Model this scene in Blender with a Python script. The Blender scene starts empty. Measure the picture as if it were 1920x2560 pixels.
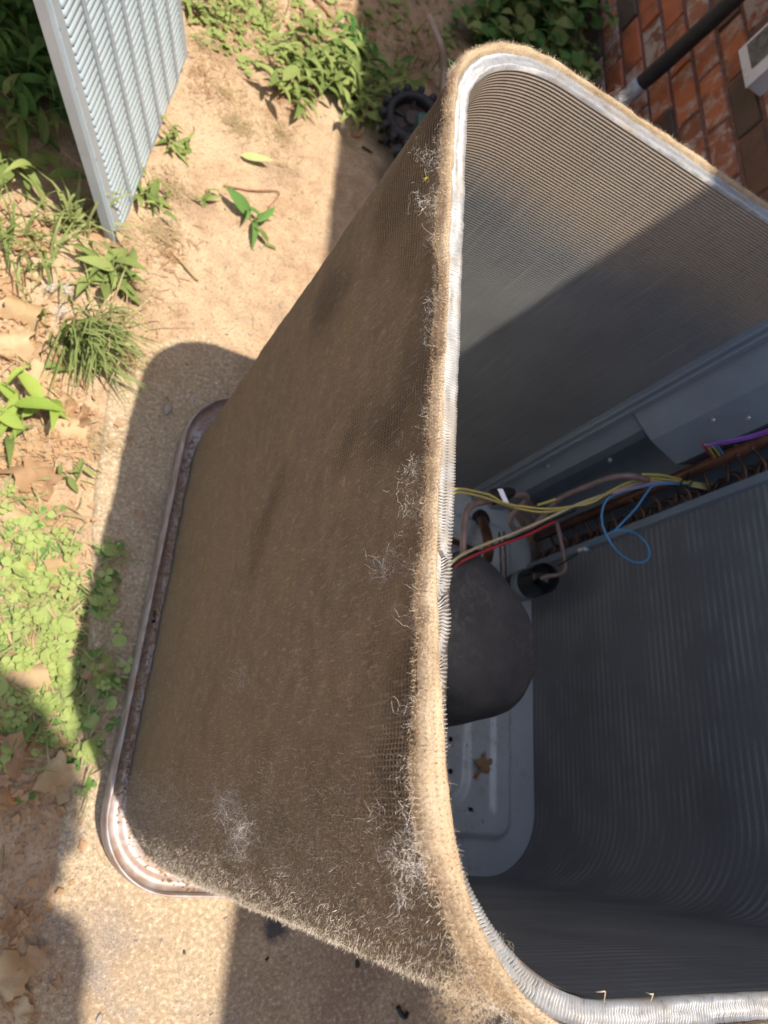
import bpy, math, random
import numpy as np
from mathutils import Vector, Matrix
random.seed(7); RS = np.random.RandomState(11)
scene = bpy.context.scene
COL = scene.collection
PI = math.pi

# ------------------------------------------------------------------ camera
FPX = 1767.0
Dn = np.array([-1060., 685., FPX]); Dn /= np.linalg.norm(Dn)
Ya = np.array([310., -4080., FPX]); Ya -= Dn*(Ya@Dn); Ya /= np.linalg.norm(Ya)
Xa = np.cross(Ya, -Dn); Xa /= np.linalg.norm(Xa)
CAM = np.array([-.219, .095, 1.234])
cam_d = bpy.data.cameras.new('camera'); cam = bpy.data.objects.new('camera', cam_d); COL.objects.link(cam)
ex = Vector((Xa[0], Ya[0], -Dn[0])); ey = Vector((Xa[1], Ya[1], -Dn[1])); ez = Vector((Xa[2], Ya[2], -Dn[2]))
M = Matrix((ex, -ey, -ez)).transposed().to_4x4(); M.translation = Vector(CAM)
cam.matrix_world = M
cam_d.sensor_fit = 'VERTICAL'; cam_d.sensor_height = 36; cam_d.lens = FPX/2560*36
cam_d.clip_start = .02; cam_d.clip_end = 400
cam_d.dof.use_dof = True; cam_d.dof.focus_distance = .52; cam_d.dof.aperture_fstop = 10
scene.camera = cam

# ------------------------------------------------------------------ light
SX, SY = .124, -.18                       # sun direction (SX, SY, 1)
w = bpy.data.worlds.new('World'); scene.world = w; w.use_nodes = True
nt = w.node_tree; nt.nodes.clear()
sk = nt.nodes.new('ShaderNodeTexSky'); sk.sky_type = 'NISHITA'; sk.sun_disc = False
sk.sun_elevation = math.atan(1/math.hypot(SX, SY)); sk.sun_rotation = math.atan2(SX, SY)
sk.dust_density = 2.5; sk.air_density = 1.0
bg = nt.nodes.new('ShaderNodeBackground'); bg.inputs[1].default_value = .15
ow = nt.nodes.new('ShaderNodeOutputWorld')
nt.links.new(sk.outputs[0], bg.inputs[0]); nt.links.new(bg.outputs[0], ow.inputs[0])
sl = bpy.data.lights.new('sun', 'SUN'); sl.energy = 5.0; sl.angle = math.radians(.55); sl.color = (1, .93, .82)
so = bpy.data.objects.new('sun', sl); COL.objects.link(so)
so.rotation_euler = Vector((SX, SY, 1)).to_track_quat('Z', 'Y').to_euler(); so.location = (1, -1.5, 8)
vs = scene.view_settings; vs.view_transform = 'Standard'; vs.look = 'None'; vs.exposure = .38; vs.gamma = 1
vs.use_curve_mapping = False

# ------------------------------------------------------------------ helpers
def ray(u, v):
    d = np.array([u-960., v-1280., FPX]); return np.array([d@Xa, d@Ya, -(d@Dn)])
def un(u, v, z=0., axis=2):                # pixel of the photo -> point on a real plane
    r = ray(u, v); t = (z-CAM[axis])/r[axis]; return CAM+t*r

_tab = np.random.RandomState(3).rand(256, 256)
def vn(x, y, f, seed=0):                    # smooth value noise 0..1
    x = np.asarray(x, float)*f+seed*17.31; y = np.asarray(y, float)*f+seed*9.17
    i = np.floor(x).astype(int); j = np.floor(y).astype(int); a = x-i; b = y-j
    a = a*a*(3-2*a); b = b*b*(3-2*b)
    g = lambda p, q: _tab[p & 255, q & 255]
    return (g(i, j)*(1-a)+g(i+1, j)*a)*(1-b)+(g(i, j+1)*(1-a)+g(i+1, j+1)*a)*b
def fbm(x, y, f, o=3, seed=0):
    s = 0; a = .5; n = 0
    for k in range(o): s = s+a*vn(x, y, f*2**k, seed+k); n += a; a *= .5
    return s/n
def sm(a, b, x):
    t = np.clip((np.asarray(x, float)-a)/(b-a), 0, 1); return t*t*(3-2*t)

def link(o, parent=None):
    COL.objects.link(o)
    if parent is not None: o.parent = parent
    return o
def mesh_data(name, v, f, mat, smooth=False, uv=None, vcol=None):
    me = bpy.data.meshes.new(name)
    v = np.asarray(v, np.float32).reshape(-1, 3)
    if isinstance(f, np.ndarray):
        n = f.shape[1]; me.vertices.add(len(v)); me.vertices.foreach_set('co', v.ravel())
        me.loops.add(f.size); me.loops.foreach_set('vertex_index', f.astype(np.int32).ravel())
        me.polygons.add(len(f)); me.polygons.foreach_set('loop_start', np.arange(0, f.size, n, dtype=np.int32))
        me.polygons.foreach_set('loop_total', np.full(len(f), n, np.int32))
        me.update(calc_edges=True)
    else:
        me.from_pydata(v.tolist(), [], f)
    mats = mat if isinstance(mat, (list, tuple)) else [mat]
    for m in mats: me.materials.append(m)
    if smooth: me.polygons.foreach_set('use_smooth', [True]*len(me.polygons))
    if uv is not None:                       # per-vertex uv
        lay = me.uv_layers.new(name='UVMap'); vi = np.empty(len(me.loops), np.int32)
        me.loops.foreach_get('vertex_index', vi); lay.data.foreach_set('uv', np.asarray(uv, np.float32)[vi].ravel())
    if vcol is not None:
        at = me.attributes.new('mask', 'FLOAT', 'POINT'); at.data.foreach_set('value', np.asarray(vcol, np.float32))
    me.validate()
    return me
def obj(name, v, f, mat, parent=None, smooth=False, uv=None, vcol=None):
    return link(bpy.data.objects.new(name, mesh_data(name, v, f, mat, smooth, uv, vcol)), parent)
def inst(name, me, parent=None, loc=(0, 0, 0), rot=(0, 0, 0), sc=(1, 1, 1)):
    o = bpy.data.objects.new(name, me); o.location = loc; o.rotation_euler = rot; o.scale = sc
    return link(o, parent)
def tag(o, label=None, cat=None, group=None, kind=None):
    if label: o['label'] = label
    if cat: o['category'] = cat
    if group: o['group'] = group
    if kind: o['kind'] = kind
    return o
def thing(name, label, cat, loc=(0, 0, 0), rz=0, group=None):
    o = bpy.data.objects.new(name, None); o.location = loc; o.rotation_euler = (0, 0, rz); o.empty_display_size = .05
    link(o); return tag(o, label, cat, group)

class MB:
    def __init__(s): s.v = []; s.f = []
    def add(s, v, f):
        b = len(s.v); s.v += [tuple(map(float, p)) for p in v]; s.f += [tuple(i+b for i in q) for q in f]; return s
    def box(s, x0, x1, y0, y1, z0, z1, bev=0):
        if bev:
            v = []; bz = bev
            for z, i in ((z0, bz), (z0+bz, 0), (z1-bz, 0), (z1, bz)):
                X0, X1, Y0, Y1 = x0+i, x1-i, y0+i, y1-i; c = bev
                v += [(X0+c, Y0, z), (X1-c, Y0, z), (X1, Y0+c, z), (X1, Y1-c, z), (X1-c, Y1, z), (X0+c, Y1, z), (X0, Y1-c, z), (X0, Y0+c, z)]
            f = [tuple(range(7, -1, -1)), tuple(range(24, 32))]
            for r in range(3):
                for k in range(8): f.append((r*8+k, r*8+(k+1) % 8, r*8+8+(k+1) % 8, r*8+8+k))
            return s.add(v, f)
        v = [(x0, y0, z0), (x1, y0, z0), (x1, y1, z0), (x0, y1, z0), (x0, y0, z1), (x1, y0, z1), (x1, y1, z1), (x0, y1, z1)]
        return s.add(v, [(3, 2, 1, 0), (4, 5, 6, 7), (0, 1, 5, 4), (1, 2, 6, 5), (2, 3, 7, 6), (3, 0, 4, 7)])
    def tube(s, pts, r, n=8, cr=0, cap=True):
        P = smoothpath(pts, cr) if cr else [Vector(p) for p in pts]
        R = r if hasattr(r, '__len__') else [r]*len(P)
        if len(R) != len(P): R = list(np.interp(np.linspace(0, 1, len(P)), np.linspace(0, 1, len(R)), R))
        v = []; f = []; T0 = (P[1]-P[0]).normalized()
        nrm = T0.orthogonal().normalized()
        for i, p in enumerate(P):
            T = (P[min(i+1, len(P)-1)]-P[max(i-1, 0)]).normalized()
            nrm = (nrm-T*nrm.dot(T)); nrm = nrm.normalized() if nrm.length > 1e-6 else T.orthogonal().normalized()
            b = T.cross(nrm)
            for k in range(n):
                a = 2*PI*k/n; v.append(p+(nrm*math.cos(a)+b*math.sin(a))*R[i])
        for i in range(len(P)-1):
            for k in range(n): f.append((i*n+k, i*n+(k+1) % n, i*n+n+(k+1) % n, i*n+n+k))
        if cap and n > 2: f += [tuple(range(n-1, -1, -1)), tuple(range((len(P)-1)*n, len(P)*n))]
        return s.add(v, f)
    def lathe(s, c, prof, n=32, fn=None):
        v = []; f = []
        for r, z in prof:
            for k in range(n):
                a = 2*PI*k/n; q = r*(fn(a, z) if fn else 1); v.append((c[0]+q*math.cos(a), c[1]+q*math.sin(a), z))
        for i in range(len(prof)-1):
            for k in range(n): f.append((i*n+k, i*n+(k+1) % n, i*n+n+(k+1) % n, i*n+n+k))
        f += [tuple(range(n-1, -1, -1)), tuple(range((len(prof)-1)*n, len(prof)*n))]
        return s.add(v, f)
    def prism(s, poly, z0, z1):
        n = len(poly); v = [(x, y, z0) for x, y in poly]+[(x, y, z1) for x, y in poly]
        f = [tuple(range(n-1, -1, -1)), tuple(range(n, 2*n))]+[(k, (k+1) % n, n+(k+1) % n, n+k) for k in range(n)]
        return s.add(v, f)
    def build(s, name, mat, parent=None, smooth=False): return obj(name, s.v, s.f, mat, parent, smooth)
    def data(s, name, mat, smooth=False): return mesh_data(name, s.v, s.f, mat, smooth)
def smoothpath(pts, k):
    P = [Vector(p) for p in pts]; out = []
    for i in range(len(P)-1):
        p0 = P[max(i-1, 0)]; p1 = P[i]; p2 = P[i+1]; p3 = P[min(i+2, len(P)-1)]
        for j in range(k):
            t = j/k
            out.append(.5*((2*p1)+(p2-p0)*t+(2*p0-5*p1+4*p2-p3)*t*t+(3*p1-p0-3*p2+p3)*t**3))
    out.append(P[-1]); return out

# ------------------------------------------------------------------ materials
class NM:
    def __init__(s, name):
        s.m = bpy.data.materials.new(name); s.m.use_nodes = True; s.t = s.m.node_tree
        s.b = s.t.nodes['Principled BSDF']; s.o = s.t.nodes['Material Output']
    def n(s, t, **k):
        x = s.t.nodes.new(t)
        for a, b in k.items(): setattr(x, a, b)
        return x
    def l(s, a, b): s.t.links.new(a, b)
    def put(s, sock, v):
        if isinstance(v, bpy.types.NodeSocket): s.l(v, sock)
        elif v is not None:
            if isinstance(v, tuple) and len(v) == 3 and sock.type == 'RGBA': v = v+(1,)
            sock.default_value = v
    def co(s, w='Object', scale=None):
        c = s.n('ShaderNodeTexCoord').outputs[w]
        if scale is None: return c
        m = s.n('ShaderNodeMapping'); m.inputs['Scale'].default_value = scale; s.l(c, m.inputs[0]); return m.outputs[0]
    def noise(s, vec, sc, det=4, rough=.55, dist=0):
        x = s.n('ShaderNodeTexNoise'); s.l(vec, x.inputs['Vector']); x.inputs['Scale'].default_value = sc
        x.inputs['Detail'].default_value = det; x.inputs['Roughness'].default_value = rough; x.inputs['Distortion'].default_value = dist
        return x.outputs[0]
    def vor(s, vec, sc, out=0, feature='F1'):
        x = s.n('ShaderNodeTexVoronoi'); x.feature = feature; s.l(vec, x.inputs['Vector']); x.inputs['Scale'].default_value = sc; return x.outputs[out]
    def ramp(s, fac, stops, interp='LINEAR'):
        x = s.n('ShaderNodeValToRGB'); s.l(fac, x.inputs[0]); r = x.color_ramp; r.interpolation = interp
        while len(r.elements) < len(stops): r.elements.new(.5)
        for e, (p, c) in zip(r.elements, stops):
            e.position = p; e.color = (c, c, c, 1) if not isinstance(c, tuple) else c+(1,)
        return x.outputs[0]
    def mix(s, f, a, b, mode='MIX'):
        x = s.n('ShaderNodeMix'); x.data_type = 'RGBA'; x.blend_type = mode
        s.put(x.inputs[0], f); s.put(x.inputs[6], a); s.put(x.inputs[7], b); return x.outputs[2]
    def math(s, op, a, b=0., c=None, clamp=False):
        x = s.n('ShaderNodeMath'); x.operation = op; x.use_clamp = clamp
        s.put(x.inputs[0], a); s.put(x.inputs[1], b)
        if c is not None: s.put(x.inputs[2], c)
        return x.outputs[0]
    def sep(s, v):
        x = s.n('ShaderNodeSeparateXYZ'); s.l(v, x.inputs[0]); return x.outputs
    def bump(s, h, st, dist, prev=None):
        x = s.n('ShaderNodeBump'); s.l(h, x.inputs['Height']); s.put(x.inputs['Strength'], st); x.inputs['Distance'].default_value = dist
        if prev is not None: s.l(prev, x.inputs['Normal'])
        return x.outputs[0]
    def fin(s, col=None, rough=.6, metal=0., nrm=None, spec=.5):
        s.put(s.b.inputs['Base Color'], col); s.put(s.b.inputs['Roughness'], rough); s.put(s.b.inputs['Metallic'], metal)
        s.b.inputs['Specular IOR Level'].default_value = spec
        if nrm is not None: s.l(nrm, s.b.inputs['Normal'])
        return s.m
def simple(name, c, rough=.6, metal=0., var=.25, sc=40, bump=.2, dist=.001, spec=.5):
    k = NM(name); v = k.co(); n = k.noise(v, sc, 5)
    d = tuple(x*(1-var) for x in c); e = tuple(min(1, x*(1+var)) for x in c)
    return k.fin(k.ramp(n, [(.3, d), (.7, e)]), rough, metal, k.bump(n, bump, dist), spec)

# concrete pad
k = NM('sandy_concrete'); v = k.co()
n1 = k.noise(v, 3.1, 6, .6); n2 = k.noise(v, 330, 4, .7); n3 = k.noise(v, 15, 7, .68); n4 = k.noise(v, 1.3, 3); n5 = k.noise(v, 620, 2)
c = k.ramp(n3, [(.25, (.36, .265, .165)), (.5, (.47, .355, .225)), (.75, (.56, .44, .29))])
c = k.mix(k.ramp(n1, [(.50, 0.), (.66, .6)]), c, (.26, .175, .12))
c = k.mix(k.ramp(k.noise(v, 6, 6, .7, .5), [(.60, 0.), (.68, .55)]), c, (.17, .13, .11))
n6 = k.noise(v, 150, 3, .6); c = k.mix(k.ramp(n6, [(.40, .6), (.50, 0.)]), c, (.27, .19, .12)); c = k.mix(k.ramp(n6, [(.56, 0.), (.66, .6)]), c, (.72, .60, .43))
c = k.mix(k.ramp(n2, [(.36, .65), (.52, 0.)]), c, (.20, .14, .09))
c = k.mix(k.ramp(n5, [(.60, 0.), (.72, .8)]), c, (.74, .64, .48))
c = k.mix(k.ramp(n5, [(.26, .7), (.36, 0.)]), c, (.09, .07, .055))
grv = k.math('MULTIPLY', k.ramp(n4, [(.56, 0.), (.66, .6)]), k.ramp(k.noise(v, 7, 4), [(.48, 0.), (.58, 1.)]))
c = k.mix(grv, c, k.ramp(n2, [(.35, (.09, .085, .085)), (.65, (.36, .34, .33))]))
vd = k.n('ShaderNodeVectorMath'); vd.operation = 'DISTANCE'; k.l(v, vd.inputs[0]); vd.inputs[1].default_value = (.285, -.075, 0)
st = k.math('ADD', vd.outputs['Value'], k.math('MULTIPLY', k.noise(v, 45, 5, .7), .07)); c = k.mix(k.ramp(st, [(.050, .9), (.068, 0.)]), c, (.055, .06, .065))
c = k.mix(k.ramp(k.noise(v, 38, 4, .7, .3), [(.66, 0.), (.70, .6)]), c, (.10, .075, .06))
M_pad = k.fin(c, .95, 0, k.bump(n2, .35, .0012, k.bump(n3, .25, .004)), .2)
# dirt
k = NM('red_dirt'); v = k.co()
n1 = k.noise(v, 3.2, 6, .6); n2 = k.noise(v, 210, 6, .7); n3 = k.noise(v, 24, 8, .7, .4); n5 = k.noise(v, 480, 2)
c = k.ramp(n3, [(.22, (.24, .145, .085)), (.45, (.42, .28, .17)), (.72, (.55, .41, .26))])
c = k.mix(k.ramp(n1, [(.42, 0.), (.60, .65)]), c, (.56, .43, .28))
c = k.mix(k.ramp(k.noise(v, 5.3, 6, .65), [(.54, 0.), (.66, .55)]), c, (.27, .17, .115))
c = k.mix(k.ramp(n2, [(.34, .75), (.5, 0.)]), c, (.15, .095, .06))
c = k.mix(k.ramp(n5, [(.62, 0.), (.74, .7)]), c, (.66, .55, .41))
M_dirt = k.fin(c, .95, 0, k.bump(n2, .5, .0025, k.bump(n3, .7, .008)), .15)

def fintex(k, u, z, pitch=.0016):
    return k.math('SINE', k.math('MULTIPLY', u, 2*PI/pitch))
# inside faces of the coil
def coil_inside(name, coarse, tan, dim=1., scrt=1.):
    k = NM(name); v = k.co('UV'); s = k.sep(v); u, z = s[0], s[1]
    stretch = k.co('UV', (6, 260, 1)); st2 = k.co('UV', (160, 5, 1)); iso = k.co('UV', (1, 1, 1))
    row = k.math('SINE', k.math('MULTIPLY', z, 2*PI/.0036)); fin = fintex(k, u, z)
    big = k.math('POWER', k.math('ABSOLUTE', k.math('COSINE', k.math('MULTIPLY', z, PI/.0127))), 5)
    nr = k.noise(stretch, 1, 3); nv = k.noise(st2, 1, 3); nb = k.noise(iso, 5, 4); nf = k.noise(k.co('UV', (300, 900, 1)), 1, 2)
    grey = k.mix(k.ramp(nb, [(.3, 0.), (.7, 1.)]), (.36, .362, .356), (.52, .52, .505))
    tanc = k.mix(k.ramp(nb, [(.3, 0.), (.7, 1.)]), (.66, .52, .39), (.78, .64, .50))
    zz = k.math('ADD', z, k.math('MULTIPLY', k.math('SUBTRACT', nb, .5), .09))
    fac = k.ramp(k.math('SUBTRACT', zz, tan-.5), [(.47, 0.), (.55, 1.)])
    c = k.mix(fac, grey, tanc)
    # shade in the valleys between rows and fins, put into the colour
    c = k.mix(k.math('MULTIPLY', k.ramp(row, [(.0, 1.), (.9, 0.)]), .45), c, k.mix(fac, (.15, .15, .15), (.30, .225, .165)))
    c = k.mix(k.math('MULTIPLY', k.ramp(fin, [(.2, 1.), (.9, 0.)]), .35), c, (.03, .028, .027))
    c = k.mix(k.math('MULTIPLY', k.math('MULTIPLY', big, coarse), k.ramp(k.noise(k.co('UV', (9, 14, 1)), 1, 4), [(.42, .05), (.66, 1.)])), c, (.62, .61, .59))  # glints of bent fins put into the colour as pale rows
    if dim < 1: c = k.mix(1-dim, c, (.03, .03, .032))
    c = k.mix(k.math('MULTIPLY', k.ramp(nv, [(.58, 0.), (.75, 1.)]), .25*scrt), c, (.66, .62, .56))
    scr = k.noise(k.co('UV', (240, 9, 1)), 1, 2); c = k.mix(k.math('MULTIPLY', k.math('MULTIPLY', k.ramp(scr, [(.70, 0.), (.74, 1.)]), k.ramp(nb, [(.5, 0.), (.6, 1.)])), .45*scrt), c, (.75, .72, .68))
    c = k.mix(k.math('MULTIPLY', k.ramp(k.noise(k.co('UV', (120, 14, 1)), 1, 4, .7), [(.3, .5), (.45, 0.)]), .6*scrt), c, (.10, .095, .09))
    c = k.mix(k.math('MULTIPLY', k.ramp(nf, [(.74, 0.), (.78, 1.)]), .6), c, (.62, .55, .46))
    h = k.math('ADD', k.math('MULTIPLY', row, .5), k.math('MULTIPLY', fin, .25)); h = k.math('ADD', h, k.math('MULTIPLY', nr, .5))
    return k.fin(c, .5, .15, k.bump(h, .9, .0012), .4)
M_in = coil_inside('coil_inner_face', 0., .73)
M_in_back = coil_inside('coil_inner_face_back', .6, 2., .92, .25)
M_in_low = coil_inside('coil_inner_face_near', .0, .82, 1., .7)
# aluminium fin edges
k = NM('aluminium_fins'); v = k.co(); n = k.noise(v, 260, 3); n2 = k.noise(v, 30, 3)
c = k.mix(k.ramp(n2, [(.5, 0.), (.66, .5)]), (.46, .457, .455), (.40, .31, .22))
c = k.mix(k.ramp(n, [(.3, .4), (.5, 0.)]), c, (.18, .165, .16))
M_fin = k.fin(c, .42, .4)
# lint
k = NM('brown_lint'); v = k.co(); uv = k.co('UV'); s = k.sep(uv)
stv = k.co('UV', (420, 60, 1)); stc = k.co('UV', (500, 500, 1)); big = k.noise(k.co('UV', (1, 1, 1)), 7, 4); med = k.noise(k.co('UV', (1, 1, 1)), 40, 5, .6)
fib = k.noise(stv, 1, 4, .6); spk = k.noise(stc, 1, 2)
at = k.n('ShaderNodeAttribute'); at.attribute_name = 'mask'
c = k.ramp(med, [(.25, (.125, .100, .070)), (.55, (.175, .140, .100)), (.8, (.24, .195, .145))])
c = k.mix(k.ramp(big, [(.35, .0), (.65, .6)]), c, (.215, .16, .098))
g1 = k.noise(k.co('UV', (900, 420, 1)), 1, 4, .7); c = k.mix(k.ramp(g1, [(.30, .75), (.48, 0.)]), c, (.055, .040, .030)); c = k.mix(k.ramp(g1, [(.56, 0.), (.72, .6)]), c, (.36, .29, .22))
low = k.ramp(s[1], [(.1, 1.), (.75, 0.)]); c = k.mix(k.math('MULTIPLY', low, .35), c, (.20, .155, .095))
dk = k.ramp(k.math('ADD', k.noise(k.co('UV', (1, 1, 1)), 6, 4), k.math('MULTIPLY', k.math('SUBTRACT', s[1], .8), 1.1)), [(.52, 0.), (.62, .42)]); c = k.mix(dk, c, (.075, .055, .042))
c = k.mix(k.ramp(fib, [(.56, 0.), (.72, .5)]), c, (.42, .33, .24))
c = k.mix(k.ramp(spk, [(.28, .8), (.42, 0.)]), c, (.07, .045, .03))
c = k.mix(k.ramp(spk, [(.70, 0.), (.76, .7)]), c, (.60, .52, .42))
holes = k.math('MULTIPLY', k.ramp(fintex(k, s[0], 0, .0030), [(.35, 1.), (.8, 0.)]),
               k.ramp(k.math('SINE', k.math('ADD', k.math('MULTIPLY', s[1], 2*PI/.0042), k.math('MULTIPLY', med, 5))), [(.3, 1.), (.8, 0.)]))
hm = k.ramp(k.math('ADD', k.noise(k.co('UV', (1, 1, 1)), 5, 3), k.math('MULTIPLY', s[1], .22)), [(.69, 0.), (.80, 1.)])
clm = k.noise(k.co('UV', (70, 55, 1)), 1, 6, .75, 1.2); c = k.mix(k.ramp(clm, [(.58, 0.), (.68, .5)]), c, (.34, .285, .22))
c = k.mix(k.math('MULTIPLY', k.math('MULTIPLY', holes, hm), .85), c, (.02, .013, .009))
tanc = k.mix(k.ramp(g1, [(.32, .6), (.5, 0.)]), k.ramp(med, [(.25, (.34, .23, .14)), (.5, (.52, .39, .25)), (.8, (.62, .50, .36))]), (.22, .15, .095))
c = k.mix(at.outputs['Fac'], c, tanc)
hh = k.math('ADD', k.math('MULTIPLY', fib, .6), k.math('MULTIPLY', spk, .5))
M_lint = k.fin(c, .95, 0, k.bump(hh, .8, .002, k.bump(med, .6, .004)), .1)
def hairmat(name, a, b):
    k = NM(name); n = k.noise(k.co(), 35, 3); return k.fin(k.ramp(n, [(.3, a), (.7, b)]), .8, 0, None, .2)
M_hair = hairmat('brown_fuzz', (.20, .145, .095), (.36, .28, .20))
M_hair2 = hairmat('tan_fuzz', (.50, .36, .22), (.74, .60, .43))
M_hair4 = hairmat('sunlit_fuzz', (.52, .44, .35), (.72, .64, .53))  # sunlight on the near corner put into a paler fuzz colour
M_hair3 = hairmat('pale_fibre', (.55, .50, .44), (.80, .77, .72))
# metals
def sheet(name, c, rust=0.):
    k = NM(name); v = k.co(); n = k.noise(v, 9, 6, .6); n2 = k.noise(v, 120, 4); n3 = k.noise(v, 30, 5, .6)
    col = k.mix(k.ramp(n, [(.35, 0.), (.7, .5)]), c, tuple(min(1, x*1.35) for x in c))
    col = k.mix(k.ramp(n3, [(.58, 0.), (.75, .45)]), col, (.30, .24, .19))
    col = k.mix(k.ramp(n2, [(.68, 0.), (.74, .5)]), col, (.4, .38, .36))
    if rust: col = k.mix(k.ramp(n3, [(.40, rust), (.62, .25)]), col, (.27, .155, .10))
    return k.fin(col, .42, .15, k.bump(n2, .12, .0006), .5)
M_sheet = sheet('grey_painted_steel', (.27, .31, .35))
M_sheet2 = sheet('blue_grey_pan', (.52, .58, .62))
M_pan = sheet('dirty_pan_steel', (.44, .43, .44), .8)
M_louv = sheet('pale_grey_louver', (.52, .63, .70))
M_frame = sheet('grey_panel_frame', (.36, .40, .44))
M_copper = simple('dull_copper', (.15, .085, .065), .45, .5, .4, 60, .1)
M_pinkcu = simple('dusty_copper_tube', (.30, .215, .20), .5, .2, .25, 50, .1)
M_hdrcu = simple('brown_copper_header', (.19, .085, .05), .35, .6, .5, 30, .1)
M_black = simple('black_rubber', (.018, .018, .020), .55, 0, .3, 60, .2)
M_gloss = simple('black_gloss_paint', (.008, .009, .012), .16, 0, .2, 30, .02)
k = NM('compressor_jacket_vinyl'); v = k.co(); n = k.noise(v, 12, 6, .65); n2 = k.noise(k.co('Object', (90, 60, 60)), 1, 6, .65, 1.)
c = k.mix(k.ramp(n, [(.4, 0.), (.65, .6)]), (.060, .062, .067), (.120, .119, .118)); c = k.mix(k.math('MULTIPLY', k.ramp(n2, [(.45, 0.), (.7, .6)]), k.ramp(k.noise(v, 7, 3), [(.45, 0.), (.6, 1.)])), c, (.24, .215, .20))
M_jacket = k.fin(c, .55, 0, k.bump(n, .35, .006), .4)
M_seam = simple('tan_jacket_seam', (.22, .16, .11), .8)
M_band = simple('grey_band', (.22, .26, .28), .5)
def wire(name, c): return simple(name, c, .4, 0, .08, 20, .02)
M_wy = wire('yellow_wire', (.62, .55, .16)); M_wc = wire('cream_wire', (.62, .55, .34)); M_wr = wire('red_wire', (.50, .05, .06))
M_wb = wire('blue_wire', (.09, .33, .62)); M_wk = wire('pink_wire', (.55, .33, .42)); M_wp = wire('purple_wire', (.26, .08, .42)); M_wn = wire('black_wire', (.015, .015, .015))
M_tag = simple('bright_clip_metal', (.6, .6, .62), .3, .6, .2)
M_hole = simple('dark_hole', (.006, .006, .006), .9)
# vegetation
def leafm(name, a, b, tr=.25, rough=.68):
    k = NM(name); oi = k.n('ShaderNodeObjectInfo'); n = k.noise(k.co(), 30, 4)
    f = k.math('ADD', k.math('MULTIPLY', oi.outputs['Random'], .6), k.math('MULTIPLY', n, .5))
    col = k.ramp(f, [(.2, a), (.85, b)]); k.fin(col, rough, 0, k.bump(n, .5, .003), .2)
    if tr:
        t = k.n('ShaderNodeBsdfTranslucent'); k.l(col, t.inputs[0]); m = k.n('ShaderNodeMixShader'); m.inputs[0].default_value = tr
        k.l(k.b.outputs[0], m.inputs[1]); k.l(t.outputs[0], m.inputs[2]); k.l(m.outputs[0], k.o.inputs[0])
    return k.m
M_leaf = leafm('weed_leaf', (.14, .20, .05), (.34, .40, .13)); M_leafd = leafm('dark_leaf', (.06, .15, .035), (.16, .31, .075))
M_leafy = leafm('yellow_green_leaf', (.25, .36, .06), (.36, .46, .10)); M_grass = leafm('grass_blade', (.17, .23, .06), (.38, .40, .17))
M_dry = leafm('dry_straw', (.30, .21, .11), (.48, .37, .21), .1, .8); M_dead = leafm('dead_leaf', (.34, .19, .10), (.52, .34, .19), .15, .7)
M_dead2 = leafm('tan_dead_leaf', (.48, .33, .17), (.62, .46, .27), .15, .7); M_orange = leafm('orange_leaf', (.55, .24, .06), (.62, .30, .10), .15)
M_yel = leafm('yellow_leaf', (.70, .55, .06), (.75, .62, .10), .2); M_stem = leafm('weed_stem', (.14, .18, .06), (.25, .26, .10), 0)
M_twig = simple('brown_twig', (.30, .16, .09), .8, 0, .3, 60, .3); M_tantube = simple('tan_plastic_tube', (.42, .31, .25), .45, 0, .15, 20, .1)
M_lintw = simple('white_fluff', (.70, .68, .66), .9); M_peb = simple('grey_pebble', (.36, .31, .26), .8, 0, .2, 50, .4)
# bricks
bricks_cols = []
for i, (a, b, st) in enumerate([((.40, .095, .035), (.54, .15, .055), 0.), ((.10, .055, .035), (.17, .085, .05), 0.), ((.30, .085, .035), (.40, .12, .05), .9),
                               ((.42, .11, .04), (.58, .19, .07), .25), ((.28, .10, .05), (.40, .13, .06), .5), ((.065, .045, .035), (.12, .075, .05), .0)]):
    k = NM('brick_%s' % ['red', 'brown', 'lime_stained', 'orange', 'mixed', 'dark'][i]); v = k.co('Generated'); oi = k.n('ShaderNodeObjectInfo')
    g = k.co(); off = k.n('ShaderNodeVectorMath'); k.l(g, off.inputs[0]); cmb = k.n('ShaderNodeCombineXYZ')
    k.l(k.math('MULTIPLY', oi.outputs['Random'], 37.), cmb.inputs[0]); k.l(k.math('MULTIPLY', oi.outputs['Random'], 91.), cmb.inputs[1]); k.l(cmb.outputs[0], off.inputs[1]); g = off.outputs[0]
    n = k.noise(g, 14, 6, .6); n2 = k.noise(g, 110, 4, .6); n3 = k.noise(g, 22, 6, .68, .4)
    c = k.ramp(n, [(.3, a), (.7, b)]); c = k.mix(k.ramp(k.noise(g, 9, 4), [(.52, 0.), (.62, .55)]), c, (.075, .045, .03))
    if st: c = k.mix(k.ramp(n3, [(.52-.10*st, 0.), (.64-.10*st, .85)]), c, (.50, .40, .32))
    bricks_cols.append(k.fin(c, .55, 0, k.bump(n2, .6, .002, k.bump(n, .5, .004)), .4))
M_mortar = simple('red_brown_mortar', (.20, .10, .07), .9, 0, .35, 60, .6, .003)

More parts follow.
